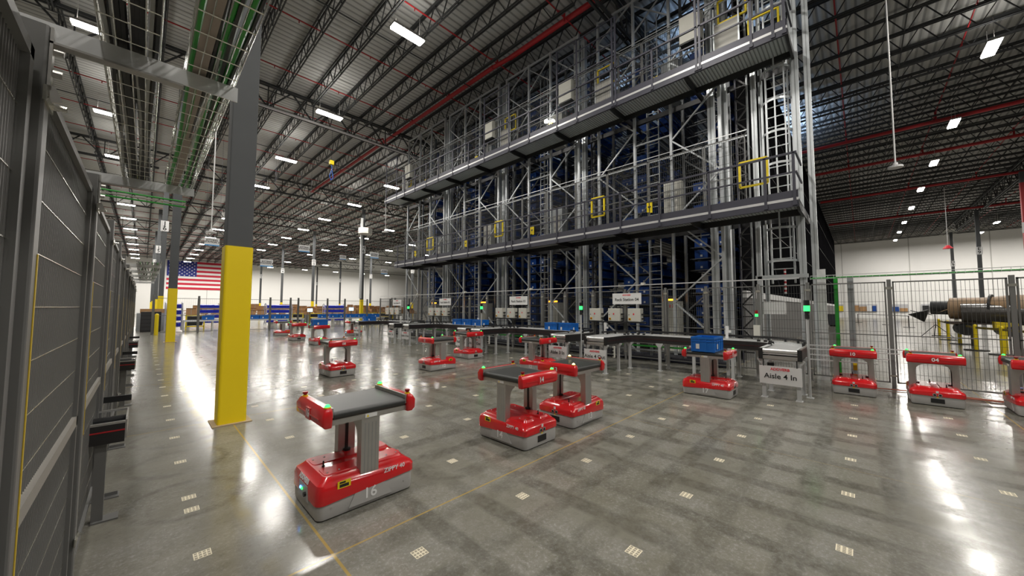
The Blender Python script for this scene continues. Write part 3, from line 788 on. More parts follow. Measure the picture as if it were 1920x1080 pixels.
# totes on conveyors
tote(9.62, 6.85, 0.85, pi/2, 'blue tote riding on the aisle 3 conveyor beside the thin signal pole')
tote(9.62, 7.35, 0.85, pi/2, 'second blue tote on the aisle 3 conveyor, just behind the first')
for i, y in enumerate((11.15, 11.85, 12.5)):
    tote(9.62, y, 0.85, pi/2, 'blue tote on the aisle 2 conveyor, %s of three in a row' % ('nearest', 'middle', 'farthest')[i])
for i, y in enumerate((18.6, 17.9)): tote(9.4, y+0.6, 0.85, 0 if i == 0 else pi/2, 'blue tote on the farthest conveyor, %s' % ('at the front', 'just behind another tote'))if False else None
tote(8.6, 19.2, 0.86, 0, 'blue tote waiting on the aisle 1 out conveyor end')

# low pallet shuttle lines under the conveyors, behind the fence
m = MB()
for z, mt in ((0.12, DARK), (0.30, GALVD), (0.42, GREENC), (0.55, GALVD), (0.5, YELB)):
    m.box((10.9 if mt is not YELB else 11.2, 2.6, z), (10.97 if mt is not YELB else 11.25, 21.6, z+0.045), mt)
m.box((10.95, 2.6, 0.02), (11.6, 21.6, 0.16), mat('dark_blue_kerb', (0.012, 0.014, 0.03), 0.5))
for k in range(20):
    y = 2.7+k; m.box((11.0, y-0.03, 0), (11.06, y+0.03, 0.62), GALVD)
tag(m.build('transfer_rail'), 'low galvanised transfer rail frame with green cable behind the front fence', 'rail frame')

# ------------------------------------------------------------------ mesh fences
def mesh_panel(parent, x, y0, y1, z0, z1, vs=0.05, hs=0.2, vt=0.0048, frame=0.025, wm=MESHW, fm=FENCEL, horiz=None):
    m = MB(); fr = frame
    m.box((x-fr/2, y0, z0), (x+fr/2, y0+fr, z1), fm); m.box((x-fr/2, y1-fr, z0), (x+fr/2, y1, z1), fm)
    m.box((x-fr/2, y0, z0), (x+fr/2, y1, z0+fr), fm); m.box((x-fr/2, y0, z1-fr), (x+fr/2, y1, z1), fm)
    zm = z0+(z1-z0)*0.46; m.box((x-fr/2, y0, zm), (x+fr/2, y1, zm+fr*0.8), fm)
    m.build('panel_frame', parent)
    m = MB(); n = int((y1-y0)/vs)
    for i in range(1, n):
        y = y0+(y1-y0)*i/n; m.box((x-vt/2, y-vt/2, z0), (x+vt/2, y+vt/2, z1), wm)
    k = int((z1-z0)/hs)
    for i in range(1, k):
        z = z0+(z1-z0)*i/k; m.box((x-vt/2-0.002, y0, z-vt/2), (x+vt/2-0.002, y1, z+vt/2), wm)
    m.build('wire_mesh', parent)
# front fence, from the far end of the rack to the right edge of the picture
FX = 10.55
fposts = [-9.6, -8.1, -6.45, -4.9, -3.4, -1.9, -0.42, 0.86, 1.8, 2.98, 4.05, 5.3, 6.45, 7.6, 8.65, 10.2, 11.8, 13.0, 14.5, 16.0, 17.5, 19.0, 20.5, 22.0]
for i in range(len(fposts)-1):
    y0, y1 = fposts[i], fposts[i+1]
    if y1 <= 0: lab = 'grey mesh fence panel %s' % {0: 'left of the double post, behind robot 04', -1.9: 'x'}.get(0, '')
    t = thing('mesh_fence', '', 'fence', (FX, 0, 0))
    mesh_panel(t, 0, y0+0.045, y1-0.045, 0.12, 2.16)
    if y1 < -1: lab = 'tall grey wire mesh fence panel at the right edge, past the double post'; grp = 'right edge fence panels'
    elif y1 < 0: lab = 'tall grey wire mesh fence panel behind robot 04, wrapped tube seen through it'; grp = None
    elif y1 < 1: lab = 'grey wire mesh fence panel behind robot 10'; grp = None
    elif y1 < 2: lab = 'grey wire mesh fence panel behind the aisle 4 in sign'; grp = None
    else: lab = 'grey wire mesh fence panel closing the foot of the storage rack'; grp = 'mesh fence panels at the foot of the rack'
    tag(t, lab, 'fence', grp)
for y in fposts:
    m = MB(); m.box((FX-0.03, y-0.03, 0), (FX+0.03, y+0.03, 2.2), FENCEL); m.box((FX-0.06, y-0.05, 0), (FX+0.06, y+0.05, 0.01), FENCEL)
    m.box((FX-0.035, y-0.05, 2.0), (FX-0.028, y+0.05, 2.05), WIRE); m.box((FX-0.035, y-0.05, 0.25), (FX-0.028, y+0.05, 0.28), WIRE)
    if y < 1.2: lab, grp = 'square grey fence post between mesh panels on the right side', 'right side fence posts'
    else: lab, grp = 'square grey fence post at the foot of the storage rack', 'fence posts at the rack foot'
    tag(m.build('fence_post'), lab, 'post', grp)
m = MB()
for z in (2.27, 2.34): m.box((FX-0.04, -9.6, z), (FX-0.035, 0.8, z+0.006), GALV); m.box((FX+0.06, -9.6, z), (FX+0.065, 0.8, z+0.006), GALV)
m.cyl((FX, -9.6, 2.285), (FX, 0.8, 2.285), 0.018, GREENC, 8); m.cyl((FX+0.035, -9.6, 2.28), (FX+0.035, 0.8, 2.28), 0.012, BLACKC, 6)
for k in range(105):
    y = -9.6+0.1*k; m.box((FX-0.04, y, 2.265), (FX+0.065, y+0.005, 2.27), GALV); m.box((FX-0.04, y, 2.27), (FX-0.036, y+0.005, 2.34), GALV)
tag(m.build('cable_tray'), 'wire cable tray with green cable along the top of the right fence', 'cable tray')
m = MB(); m.box((FX-0.03, 1.0, 2.30), (FX+0.0, 22, 2.325), GALV)
for y in (4.7, 9.2, 13.3, 17.5): m.box((FX-0.07, y-0.05, 2.30), (FX+0.02, y+0.06, 2.38), CREAM)
tag(m.build('conduit_rail'), 'galvanised conduit with small pale boxes above the rack foot fence', 'conduit')

# switch boxes on the fence
for st, cs in ((4, (6.24, 5.56, 4.90)), (3, (10.78, 10.1, 9.46)), (2, (15.85, 15.25, 14.65)), (1, (20.6, 20.0, 19.4))):
    for i, y in enumerate(cs):
        t = thing('switch_box', 'cream switch box with rotary switch, %s one of the %s group of three' % (('left', 'middle', 'right')[i], {4: 'nearest', 3: 'second nearest', 2: 'third', 1: 'farthest'}[st]), 'electrical box', (FX-0.16, y, 1.4))
        MB().box((-0.1, -0.2, -0.2), (0.1, 0.2, 0.2), CREAM).build('enclosure', t, bevel=0.008)
        m = MB(); m.box((-0.106, 0.1, -0.16), (-0.1, 0.17, -0.09), YELB); m.cyl((-0.106, 0.135, -0.125), (-0.125, 0.135, -0.125), 0.022, BEACON, 12); m.build('rotary_switch', t)
        m = MB(); m.box((-0.104, -0.01, 0.0), (-0.1, 0.03, 0.05), TXR); m.box((-0.103, 0.15, -0.01), (-0.1, 0.17, 0.02), BLACK); m.build('marking', t)
        m = MB()
        for zz in (-0.11, 0.02):
            for xx in (-0.02, 0.04): m.cyl((xx, -0.2, zz), (xx, -0.26, zz), 0.022, BLACK, 8)
        m.build('cable_gland', t)
    m = MB(); m.box((FX-0.25, cs[2]-0.3, 1.16), (FX-0.05, cs[0]+0.25, 1.19), BLACK); tag(m.build('box_shelf'), 'thin black support rail under the %s three switch boxes' % {4: 'nearest', 3: 'second nearest', 2: 'third', 1: 'farthest'}[st], 'rail')
for st, yc, wd in ((4, 5.22, 0.95), (3, 9.84, 0.98), (2, 14.85, 0.98), (1, 19.7, 0.98)):
    t = thing('station_sign', {4: 'nearest station sign, white, reading Rack Station 04', 3: 'middle distance white sign reading Rack Station 03', 2: 'distant white sign reading Rack Station 02', 1: 'farthest and smallest white sign reading Rack Station 01'}[st], 'sign', (FX-0.08, yc, 1.9))
    p = MB().box((0, -wd/2, -0.17), (0.006, wd/2, 0.17), WHITE).build('panel', t)
    text('ADDVERB', 0.06, TXR, p, face((-0.002, 0, 0.11), (-1, 0, 0)), 'lettering', 0.002)
    text('Rack Station 0%d' % st, 0.125, TXT, p, face((-0.002, 0, -0.03), (-1, 0, 0)), 'lettering', 0.002)
t = thing('notice_board', 'blank white notice board fixed behind the fence by the ladder tower', 'sign', (FX+0.05, 1.5, 1.62))
MB().box((0, -0.24, -0.15), (0.006, 0.24, 0.15), WHITE).build('panel', t)
m = MB()
for a in (-0.22, 0.22):
    for b_ in (-0.13, 0.13): m.cyl((-0.004, a, b_), (0.0, a, b_), 0.012, ALU, 8)
m.build('fixing_set', t)
# small operator panel with red green beacon
t = thing('operator_panel', 'small operator panel with red and green beacon near the aisle 4 in bend', 'control panel', (9.95, 1.75, 0))
MB().box((-0.03, -0.03, 0), (0.03, 0.03, 0.95), WLEG).build('post', t)
m = MB(); m.box((-0.05, -0.06, 0.92), (0.04, 0.06, 1.22), CREAM); m.build('box', t)
m = MB(); m.cyl((0, 0, 1.22), (0, 0, 1.42), 0.008, ALU, 6); m.cyl((0, 0, 1.48), (0, 0, 1.56), 0.03, BEACON, 10); m.build('beacon', t)
m = MB(); m.cyl((0, 0, 1.42), (0, 0, 1.48), 0.03, GREENL, 10); m.build('green_lens', t)

# ------------------------------------------------------------------ storage rack
bases = [2.90, 7.98, 12.70, 17.33]
GB = mat('bright_galvanised_post', (0.62, 0.65, 0.67), 0.38, 0.5, var=0.12, vscale=5)
def frame_mesh(w, H=12.9, ph=0):
    m1 = MB()
    def c(m, y):
        m.box((-0.05, y-0.04, 0), (0.05, y+0.04, H), GB)
        for k in range(0): pass
    A = MB(); c(A, 0); B = MB(); c(B, w)
    D = MB(); z = 0.45-ph; s = 0; step = 1.35
    while z+step < H+1:
        y0, y1 = (0, w) if s % 2 == 0 else (w, 0)
        za, zb = max(z, 0.1), min(z+step, H)
        D.bar((0, y0, za), (0, y1, zb), 0.045, 0.045, GB, (1, 0, 0)); z += step; s += 1
    return A.mesh('upright'), B.mesh('upright'), D.mesh('diagonal_brace')
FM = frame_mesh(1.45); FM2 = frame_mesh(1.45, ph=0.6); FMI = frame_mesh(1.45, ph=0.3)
for me in FMI: me.materials[0] = mat('shaded_inner_post', (0.2, 0.21, 0.22), 0.5, 0.4)  # inner copy of the post steel, darkened for shade within the rack
cnt = 0
for r_, xr in enumerate((12.1, 13.25)):
    for b_ in bases:
        for dy in (0.0, 2.72):
            y = b_+dy
            FMX = None
            if r_ == 0: lab, grp = 'galvanised upright frame with zigzag braces in the front row of the rack', 'front row rack frames'
            else: lab, grp = 'galvanised braced upright frame deeper inside the rack', 'inner rack frames'
            t = thing('rack_frame', lab, 'rack frame', (xr, y, 0), 0, grp)
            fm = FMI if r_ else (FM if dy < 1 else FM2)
            for nm, me in zip(('upright', 'upright', 'diagonal_brace'), fm):
                o = bpy.data.objects.new(nm, me); COL.objects.link(o); o.parent = t
# lift masts: pair of thick tubes with a dark chain track
for i, b_ in enumerate(bases):
    t = thing('lift_mast', 'pair of thick pale vertical lift tubes with black chain track, %s in the rack' % ('nearest', 'second', 'third', 'farthest')[i], 'lift', (12.45, b_+0.12 if i < 3 else b_, 0))
    for dy in (-0.42 if False else -0.16, 0.20):
        m = MB(); m.box((-0.09, dy-0.09, 0), (0.09, dy+0.09, 12.8), GB); m.box((-0.1, dy-0.02, 0.2), (-0.09, dy+0.02, 12.6), GALVD); m.build('mast_tube', t)
    m = MB()
    for s in (0, 1):
        yy = -0.48-0.3*s; m.box((-0.03, yy-0.02, 0), (0.03, yy+0.02, 12.7), GALVD if s else DARK)
    z = 0.3; s = 0
    while z < 12.3:
        a, c_ = (-0.48, -0.78) if s % 2 == 0 else (-0.78, -0.48)
        m.bar((0, a, z), (0, c_, z+0.35), 0.04, 0.04, BLACK, (1, 0, 0)); m.box((-0.02, -0.78, z), (0.02, -0.48, z+0.03), BLACK); z += 0.35; s += 1
    m.build('chain_track', t)
# shelf beams + totes
slots = []
for b_ in bases:
    for dy in (0.08, 2.78): slots.append(b_+dy)
m = MB(); LV = [0.55+0.40*k for k in range(30)]
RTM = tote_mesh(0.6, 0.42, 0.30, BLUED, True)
from itertools import product
ids = 0; deep = MB()
SHELF = mat('shaded_shelf_steel', (0.18, 0.19, 0.2), 0.5, 0.5)  # steel darkened, shade of the rack interior put into its colour
for si, y0 in enumerate(slots):
    sh = MB()
    for z in LV:
        sh.box((13.45, y0, z-0.03), (13.49, y0+1.3, z), SHELF); sh.box((14.1, y0, z-0.03), (14.14, y0+1.3, z), SHELF)
        for q in (0.02, 0.64, 1.26): sh.box((13.45, y0+q-0.02, z-0.03), (19.0, y0+q+0.02, z-0.005), SHELF)
    tag(sh.build('shelf_stack'), 'shade darkened steel tote shelving bay inside the rack behind the front frames', 'shelving', 'tote shelving bays')
    for z in LV:
        for q in (0.33, 0.96):
            rr = random.random()
            pr = 0.8 if z < 3.4 else (0.42 if z < 7.6 else 0.22)
            if rr < pr and ids < 298:
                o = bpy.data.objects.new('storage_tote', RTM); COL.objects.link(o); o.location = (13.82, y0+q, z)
                tag(o, 'blue storage tote on a shelf inside the rack', 'tote', 'blue storage totes inside the rack'); ids += 1
            for xx in (14.6, 15.3, 16.0, 16.7, 17.4):
                if random.random() < pr*0.8:
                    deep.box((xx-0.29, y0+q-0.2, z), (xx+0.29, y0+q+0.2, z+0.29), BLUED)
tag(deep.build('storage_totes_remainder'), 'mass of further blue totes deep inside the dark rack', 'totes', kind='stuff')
bpy.data.objects['storage_totes_remainder'].name = 'packed_totes'
# dark depth of the rack: near black panels added in place of shaded shelving
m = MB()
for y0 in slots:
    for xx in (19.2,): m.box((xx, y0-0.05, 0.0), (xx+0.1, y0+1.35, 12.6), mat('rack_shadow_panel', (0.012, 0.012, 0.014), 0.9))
tag(m.build('shade_backdrop'), 'near black sheeting standing in for the shade deep inside the rack', 'backdrop')
# floor level machines in the aisles between the bays
for i, b_ in enumerate(bases):
    y = b_+1.55
    t = thing('shuttle_cabinet', 'pale shuttle control cabinet with red lettering and orange lamp, %s along the rack foot' % ('nearest', 'second', 'third', 'farthest')[i], 'cabinet', (12.9, y+0.0, 0))
    MB().box((-0.25, 0.0, 0.1), (0.25, 0.55, 1.85), CREAM).build('cabinet_body', t, bevel=0.01)
    text('1 2 2', 0.13, TXR, t, face((-0.253, 0.27, 1.68), (-1, 0, 0)), 'lettering', 0.004)
    m = MB(); m.cyl((-0.2, 0.05, 1.9), (-0.2, 0.5, 1.9), 0.03, ORANGEL, 8); m.build('warning_lamp', t)
    # gantry ladder inside aisle
    t = thing('aisle_ladder', 'slim galvanised access ladder with cage inside the rack, %s one' % ('nearest', 'second', 'third', 'farthest')[i], 'ladder', (12.7, b_+1.85+0.25, 0))
    m = MB()
    for s in (0, 0.42): m.box((-0.02, s-0.015, 0.5), (0.02, s+0.015, 12.4), GB)
    for k in range(40): m.box((-0.012, 0, 0.6+0.29*k), (0.012, 0.42, 0.625+0.29*k), GB)
    m.build('ladder_rail', t)
    # crane platform clutter between levels
    for lv, z in enumerate((4.6, 9.0)):
        m = MB(); m.box((-0.2+13.1, y-0.1, z), (13.3, y+0.5, z+1.5), CREAM if (i+lv) % 2 == 0 else GALVD)
        m.box((12.88, y+0.02, z+0.2), (12.9, y+0.35, z+1.2), SHUT)
        tag(m.build('crane_cabinet'), 'grey crane cabinet standing on the %s walkway inside the rack, %s bay' % (('lower', 'upper')[lv], ('nearest', 'second', 'third', 'farthest')[i]), 'cabinet')
# black netting down the right side of the rack and the low wall under it
m = MB(); m.box((13.6, 2.74, 2.18), (78, 2.76, 12.5), NET)
for z in (5.0, 7.6, 10.2): m.box((13.6, 2.73, z), (78, 2.74, z+0.02), BLACK)
m.cyl((14.0, 2.69, 12.0), (30.0, 2.69, 2.4), 0.02, DARK, 6); m.cyl((14.0, 2.69, 7.0), (21.0, 2.69, 2.4), 0.02, DARK, 6)
tag(m.build('netting_screen'), 'tall black netting screen down the long side of the rack', 'netting')
m = MB(); m.box((13.2, 2.60, 0), (78, 2.72, 1.95), mat('low_wall_grey', (0.16, 0.155, 0.15), 0.7, var=0.1, vscale=0.5)); m.box((13.2, 2.57, 1.95), (78, 2.72, 2.17), WHITE)
tag(m.build('low_wall'), 'long low grey wall with white top band beside the rack', 'wall')
m = MB()
for k in range(12): m.cyl((21.3, 2.55, 2.3+0.1*k), (21.3, 2.55, 2.4+0.1*k), 0.05, RED2 if k % 2 else WHITE, 8)
tag(m.build('striped_pole'), 'short red and white striped pole against the black netting', 'pole')

# corner tower columns and caged ladder
for i, (x, y, w_) in enumerate(((12.15, 1.06, 0.07), (12.15, 0.80, 0.06), (13.1, 0.88, 0.06), (13.1, 2.0, 0.05), (12.3, 2.05, 0.06))):
    m = MB(); m.box((x-w_, y-w_, 0), (x+w_, y+w_, 13.4), GB)
    m.box((x-w_-0.006, y-0.012, 0.1), (x-w_, y+0.012, 13.2), GALVD)
    tag(m.build('tower_post'), 'galvanised vertical post of the ladder tower at the rack corner', 'post', 'ladder tower posts')
t = thing('caged_ladder', 'tall caged galvanised ladder at the right corner of the rack', 'ladder', (12.3, 1.25, 0))
m = MB()
for s in (0.0, 0.5): m.box((-0.03, s-0.02, 2.3), (0.03, s+0.02, 12.8), GB)
m.build('ladder_rail', t)
for k in range(36): pass
for k in range(36): MB().box((-0.012, 0.0, 2.4+0.29*k), (0.012, 0.5, 2.425+0.29*k), GB).build('rung', t)
m = MB()
def hoop(z):
    P = []
    for i in range(11):
        a = -pi/2+pi*i/10; P.append((-0.38*math.cos(a)-0.0, 0.25+0.36*math.sin(a), z))
    for p, q in zip(P[:-1], P[1:]): m.bar(p, q, 0.012, 0.06, GB)
    return P
for k in range(11): last = hoop(2.9+0.9*k if k < 11 else 12)
for i in (1, 3, 5, 7, 9):
    p = last[i]; m.box((p[0]-0.006, p[1]-0.018, 2.9), (p[0]+0.006, p[1]+0.018, 11.9), GB)
m.build('safety_cage', t)
m = MB(); m.box((12.0, 0.95, 2.42), (12.1, 2.1, 2.52), GB); m.box((12.0, 1.95, 0), (12.1, 2.05, 2.5), GB); tag(m.build('goal_frame'), 'galvanised portal frame under the caged ladder', 'frame')

# walkways
def walkway(name, label, y0, y1, zf, posts, tall):
    t = thing('walkway', label, 'walkway', (0, 0, 0)); X0, X1 = 10.9, 12.0
    m = MB(); m.box((X0-0.03, y0, zf-0.19), (X0+0.03, y1, zf-0.03), DARK); m.box((X0-0.012, y0, zf+0.03), (X0+0.012, y1, zf+0.22), DARK); m.build('edge_beam', t)
    m = MB(); m.box((X0-0.035, y0, zf-0.035), (X0-0.005, y1, zf+0.03), mat('pale_edge_strip', (0.6, 0.6, 0.6), 0.4, 0.3)); m.build('edge_strip', t)
    m = MB(); m.box((X0+0.03, y0, zf-0.03), (X1, y1, zf), DECKP); m.build('deck_plate', t)
    m = MB(); m.box((X1-0.05, y0, zf-0.2), (X1+0.01, y1, zf-0.03), BLACK); m.box((X1+0.6, y0, zf-0.2), (X1+0.66, y1, zf-0.03), BLACK); m.build('inner_beam', t)
    y = y0+0.02
    while y < y1:
        m = MB(); m.prism([(X0, zf-0.19), (X0, zf-0.05), (X1+1.4, zf-0.05), (X1+1.4, zf-0.2), (X0+0.3, zf-0.24)], 1, y-0.03, y+0.03, BLACK); m.build('cantilever_beam', t)
        y += 2.42
    for p in posts:
        top = zf+1.15
        for a, b_, h in tall:
            if a-0.05 <= p <= b_+0.05: top = zf+h
        m = MB(); m.box((X0-0.045, p-0.03, zf-0.12), (X0-0.005, p+0.03, top), DARK); m.box((X0-0.06, p-0.045, zf-0.16), (X0-0.03, p+0.045, zf-0.06), DARK)
        m.build('rail_post', t)
    m = MB(); m.box((X0-0.045, y0, zf+1.12), (X0-0.0, y1, zf+1.17), DARK); m.build('top_rail', t)
    m = MB(); m.box((X0-0.035, y0, zf+0.64), (X0-0.005, y1, zf+0.68), DARK); m.build('mid_rail', t)
    for a, b_, h in tall:
        m = MB(); z = zf+1.62
        while z < zf+h-0.02: m.box((X0-0.035, a, z), (X0-0.005, b_, z+0.035), DARK); z += 0.45
        m.box((X0-0.04, a, zf+h-0.04), (X0, b_, zf+h), DARK); m.build('high_rail', t)
    # end rail
    m = MB(); m.box((X0, y0, zf+1.12), (X1, y0+0.04, zf+1.17), DARK); m.box((X0, y0, zf+0.64), (X1, y0+0.04, zf+0.68), DARK); m.box((X0, y0, zf-0.19), (X1+1.3, y0+0.04, zf+0.02), DARK); m.build('end_rail', t)
    # backing mesh and conduit above
    m = MB(); m.box((X1-0.06, y0+1.2, zf+2.32), (X1-0.03, y1-0.4, zf+2.36), GB); m.box((X1-0.06, y0+1.2, zf+2.5), (X1-0.04, y1-0.4, zf+2.52), GALV); m.build('conduit', t)
    return t
rng = [1.05, 1.63, 2.92, 4.31, 5.59, 6.97, 8.2, 9.6, 10.6, 11.0, 12.2, 13.6, 14.9, 16.2, 17.4, 18.6, 19.6, 20.5]
W1 = walkway('lower', 'lower dark steel walkway with handrail along the rack front', 0.98, 20.9, 4.26, rng, [])
rng2 = [1.12, 1.35, 1.82, 3.06, 3.16, 4.45, 5.7, 5.82, 7.26, 8.17, 9.63, 10.8, 12.43, 13.6, 14.9, 16.2, 17.4, 18.6, 19.8, 20.8, 22.2]
W2 = walkway('upper', 'upper dark steel walkway with handrail along the rack front', 1.06, 22.4, 8.62, rng2, [(1.1, 3.2, 2.6), (5.7, 8.2, 3.0), (10.8, 12.43, 2.9), (20.8, 22.2, 2.6)])
# mesh screen panels at the back of the walkways
k = 0
for zf, nm, ys in ((4.26, 'lower', [2.2, 3.3, 5.05, 6.6, 8.0, 9.5, 10.9, 12.3, 13.8, 15.3, 16.8, 18.3, 19.8, 21.4]), (8.62, 'upper', [3.2, 5.2, 6.1, 8.9, 11.2, 13.3, 15.4, 17.5, 19.6, 21.8])):
    for a, b_ in zip(ys[:-1], ys[1:]):
        t = thing('mesh_screen', 'dark wire mesh screen panel behind the %s walkway' % nm, 'mesh panel', (11.86, 0, 0), 0, '%s walkway mesh screens' % nm)
        mesh_panel(t, 0, a+0.01, b_-0.01, zf+0.15, zf+2.35, vs=0.06, hs=0.24, vt=0.007, frame=0.03)
# yellow swing gates and latches
YG = [(4.26, 1.62, 0.62, 'lower walkway beside the caged ladder'), (4.26, 6.62-0.25, 0.5, 'lower walkway, second from the right'), (4.26, 11.5, 0.5, 'lower walkway, third from the right'), (4.26, 17.1, 0.6, 'lower walkway at its far end'),
      (8.62, 1.35, 0.7, 'upper walkway beside the caged ladder'), (10.0, 2.1, 0.72, 'top level above the nearest shutter'), (9.8, 6.25, 0.75, 'upper walkway above the second shutter'), (9.8, 11.4, 0.7, 'upper walkway above the third shutter'), (9.3, 20.9, 0.5, 'upper walkway at its far end')]
for zf, y, w_, pl in YG:
    m = MB(); x = 11.95 if zf > 5 else 11.5; z0, z1 = zf+0.3, zf+1.0
    if zf < 5: z0, z1 = zf+0.62, zf+1.3
    if zf == 8.62: z0, z1 = zf+0.7, zf+1.35
    if zf < 5: x = 11.2
    for (a, b_) in (((y, z0), (y+w_, z0)), ((y, z1), (y+w_, z1)), ((y, z0), (y, z1)), ((y+w_, z0), (y+w_, z1))):
        m.bar((x, a[0], a[1]), (x, b_[0], b_[1]), 0.05, 0.05, YELB)
    tag(m.build('safety_gate'), 'bright yellow square safety gate on the %s' % pl, 'gate')
for i, (x, y, z) in enumerate(((11.8, 5.0, 5.0), (11.8, 10.25, 5.0), (11.8, 14.9, 5.0), (11.8, 20.0, 5.0), (11.8, 4.72, 9.25), (11.8, 9.2, 9.3), (11.8, 14.1, 9.3), (11.8, 18.9, 9.3))):
    m = MB(); m.box((x-0.02, y-0.09, z-0.18), (x+0.02, y-0.02, z+0.2), YELB); m.box((x-0.02, y+0.02, z-0.15), (x+0.02, y+0.09, z+0.2), YELB); m.box((x-0.025, y-0.05, z), (x+0.02, y+0.05, z+0.05), BLACK)
    tag(m.build('gate_latch'), 'small yellow safety latch on the %s walkway mesh, %s from the right' % ('lower' if z < 6 else 'upper', ('first', 'second', 'third', 'fourth')[i % 4]), 'latch')
# cabinets and shutters on the upper walkway
for i, y in enumerate((3.25, 8.05, 12.75, 20.6)):
    t = thing('wall_cabinet', 'cream electrical cabinet above the upper walkway, %s from the right' % ('first', 'second', 'third', 'fourth')[i], 'electrical box', (11.9, y, 10.0))
    MB().box((-0.25, 0, 0.05), (0.1, 0.62, 0.9), CREAM).build('cabinet_body', t, bevel=0.01); MB().box((-0.24, 0.01, 0), (0.1, 0.61, 0.05), BLACK).build('cabinet_underside', t)
for i, y in enumerate((2.28, 6.42, 11.7, 21.2)):
    t = thing('shutter', 'cream corrugated shutter with red round sign on the upper walkway, %s from the right' % ('first', 'second', 'third', 'fourth')[i], 'shutter', (11.88, y, 8.9))
    MB().box((0, 0, 0), (0.04, 0.66, 1.35), SHUT).build('shutter_curtain', t)
    m = MB(); m.cyl((-0.004, 0.36, 0.42), (0.0, 0.36, 0.42), 0.13, RED2, 20); m.cyl((-0.006, 0.36, 0.42), (0.0, 0.36, 0.42), 0.095, WHITE, 20); m.bar((-0.008, 0.28, 0.34), (-0.008, 0.44, 0.5), 0.01, 0.025, RED2); m.box((-0.009, 0.33, 0.38), (-0.006, 0.39, 0.45), BLACK)
    m.build('round_sign', t)
    m = MB(); 
    for s in (0, 0.66): m.box((-0.02, s-0.02, -0.2), (0.02, s+0.02, 1.9), GB)
    m.build('guide_post', t)
m = MB(); m.dome((11.7, 9.35, 9.55), 0.1, LAMP, 10, 3); m.dome((11.7, 9.0, 9.45), 0.08, LAMP, 10, 3); tag(m.build('work_light'), 'bright white work light glaring on the upper walkway mesh', 'light')
# upper braces linking the top of the rack
for i, b_ in enumerate(bases):
    m = MB(); m.bar((12.1, b_, 12.85), (12.1, b_+4.2, 12.85), 0.06, 0.08, GB); m.bar((12.1, b_+1.45, 11.6), (12.1, b_+2.72, 12.7), 0.04, 0.04, GB); m.bar((12.1, b_+1.45, 12.7), (12.1, b_+2.72, 11.6), 0.04, 0.04, GB)
    m.bar((12.1, b_+1.45, 7.4), (12.1, b_+2.72, 7.4), 0.06, 0.05, GALVD)
    tag(m.build('rack_head_beam'), 'galvanised head beam tying the tops of the %s pair of rack frames' % ('nearest', 'second', 'third', 'farthest')[i], 'beam')

# ------------------------------------------------------------------ left fence with cable trays
LX = -0.24
LY = [0.02+1.54*k for k in range(0, 13)]
for i in range(len(LY)-1):
    y0, y1 = LY[i], LY[i+1]
    t = thing('mesh_fence', ('dark grey close mesh fence panel in the left foreground, %s from the camera' % ('nearest', 'second', 'third', 'fourth', 'fifth')[i]) if i < 5 else 'dark grey close mesh fence panel far along the left fence', 'fence', (LX, 0, 0), 0, None if i < 5 else 'far left fence panels')
    a, b_ = y0+0.06, y1-0.06; fr = 0.04
    m = MB(); z0, z1 = 0.12, 2.27
    m.box((-0.018, a, z0), (0.018, a+fr, z1), FENCE); m.box((-0.018, b_-fr, z0), (0.018, b_, z1), FENCE); m.box((-0.018, a, z0), (0.018, b_, z0+0.03), FENCE); m.box((-0.018, a, z1-0.03), (0.018, b_, z1), FENCE)
    m.box((-0.018, a, 0.98), (0.018, b_, 1.03), mat('worn_rail', (0.28, 0.265, 0.24), 0.6))
    m.build('panel_frame', t)
    m = MB(); n = int((b_-a)/0.022)
    for k in range(1, n):
        y = a+(b_-a)*k/n; m.box((-0.002, y-0.002, z0), (0.002, y+0.002, z1), FENCE)
    m.build('vertical_wires', t)
    m = MB()
    for k in range(1, 13):
        z = z0+(z1-z0)*k/13; m.box((0.002, a, z-0.0015), (0.005, b_, z+0.0015), WIRE)
    m.build('horizontal_wires', t)
YSTR = mat('yellow_tape', (0.6, 0.42, 0.02), 0.5)
for i, y in enumerate(LY):
    t = thing('fence_post', ('square dark grey left fence post carrying a cable tray arm, %s from camera' % ('nearest', 'second', 'third', 'fourth', 'fifth')[i-1]) if 1 <= i < 6 else 'square dark grey post far along the left fence', 'post', (LX, y, 0), 0, None if 1 <= i < 6 else 'far left fence posts')
    m = MB(); m.loft([(0, 0.035, 0.035, 0.006), (2.36, 0.035, 0.035, 0.006)], FENCE, seg=2); m.build('post_shaft', t)
    m = MB(); m.box((-0.05, -0.06, 0), (0.16, 0.06, 0.008), FENCE); m.box((0.03, -0.004, 0), (0.15, 0.004, 0.035), FENCE); m.build('foot_plate', t)
    for z in (2.17, 0.35):
        m = MB(); m.bar((0.037, -0.055, z), (0.037, 0.055, z), 0.006, 0.04, WIRE); m.cyl((0.037, 0.045, z), (0.065, 0.045, z), 0.008, WIRE, 8); m.cyl((0.03, 0.052, z), (0.05, 0.052, z), 0.008, WIRE, 8); m.build('clamp', t)
    m = MB(); m.box((0.0352, 0.018, 0.9), (0.037, 0.03, 1.75), YSTR); m.build('yellow_strip', t)
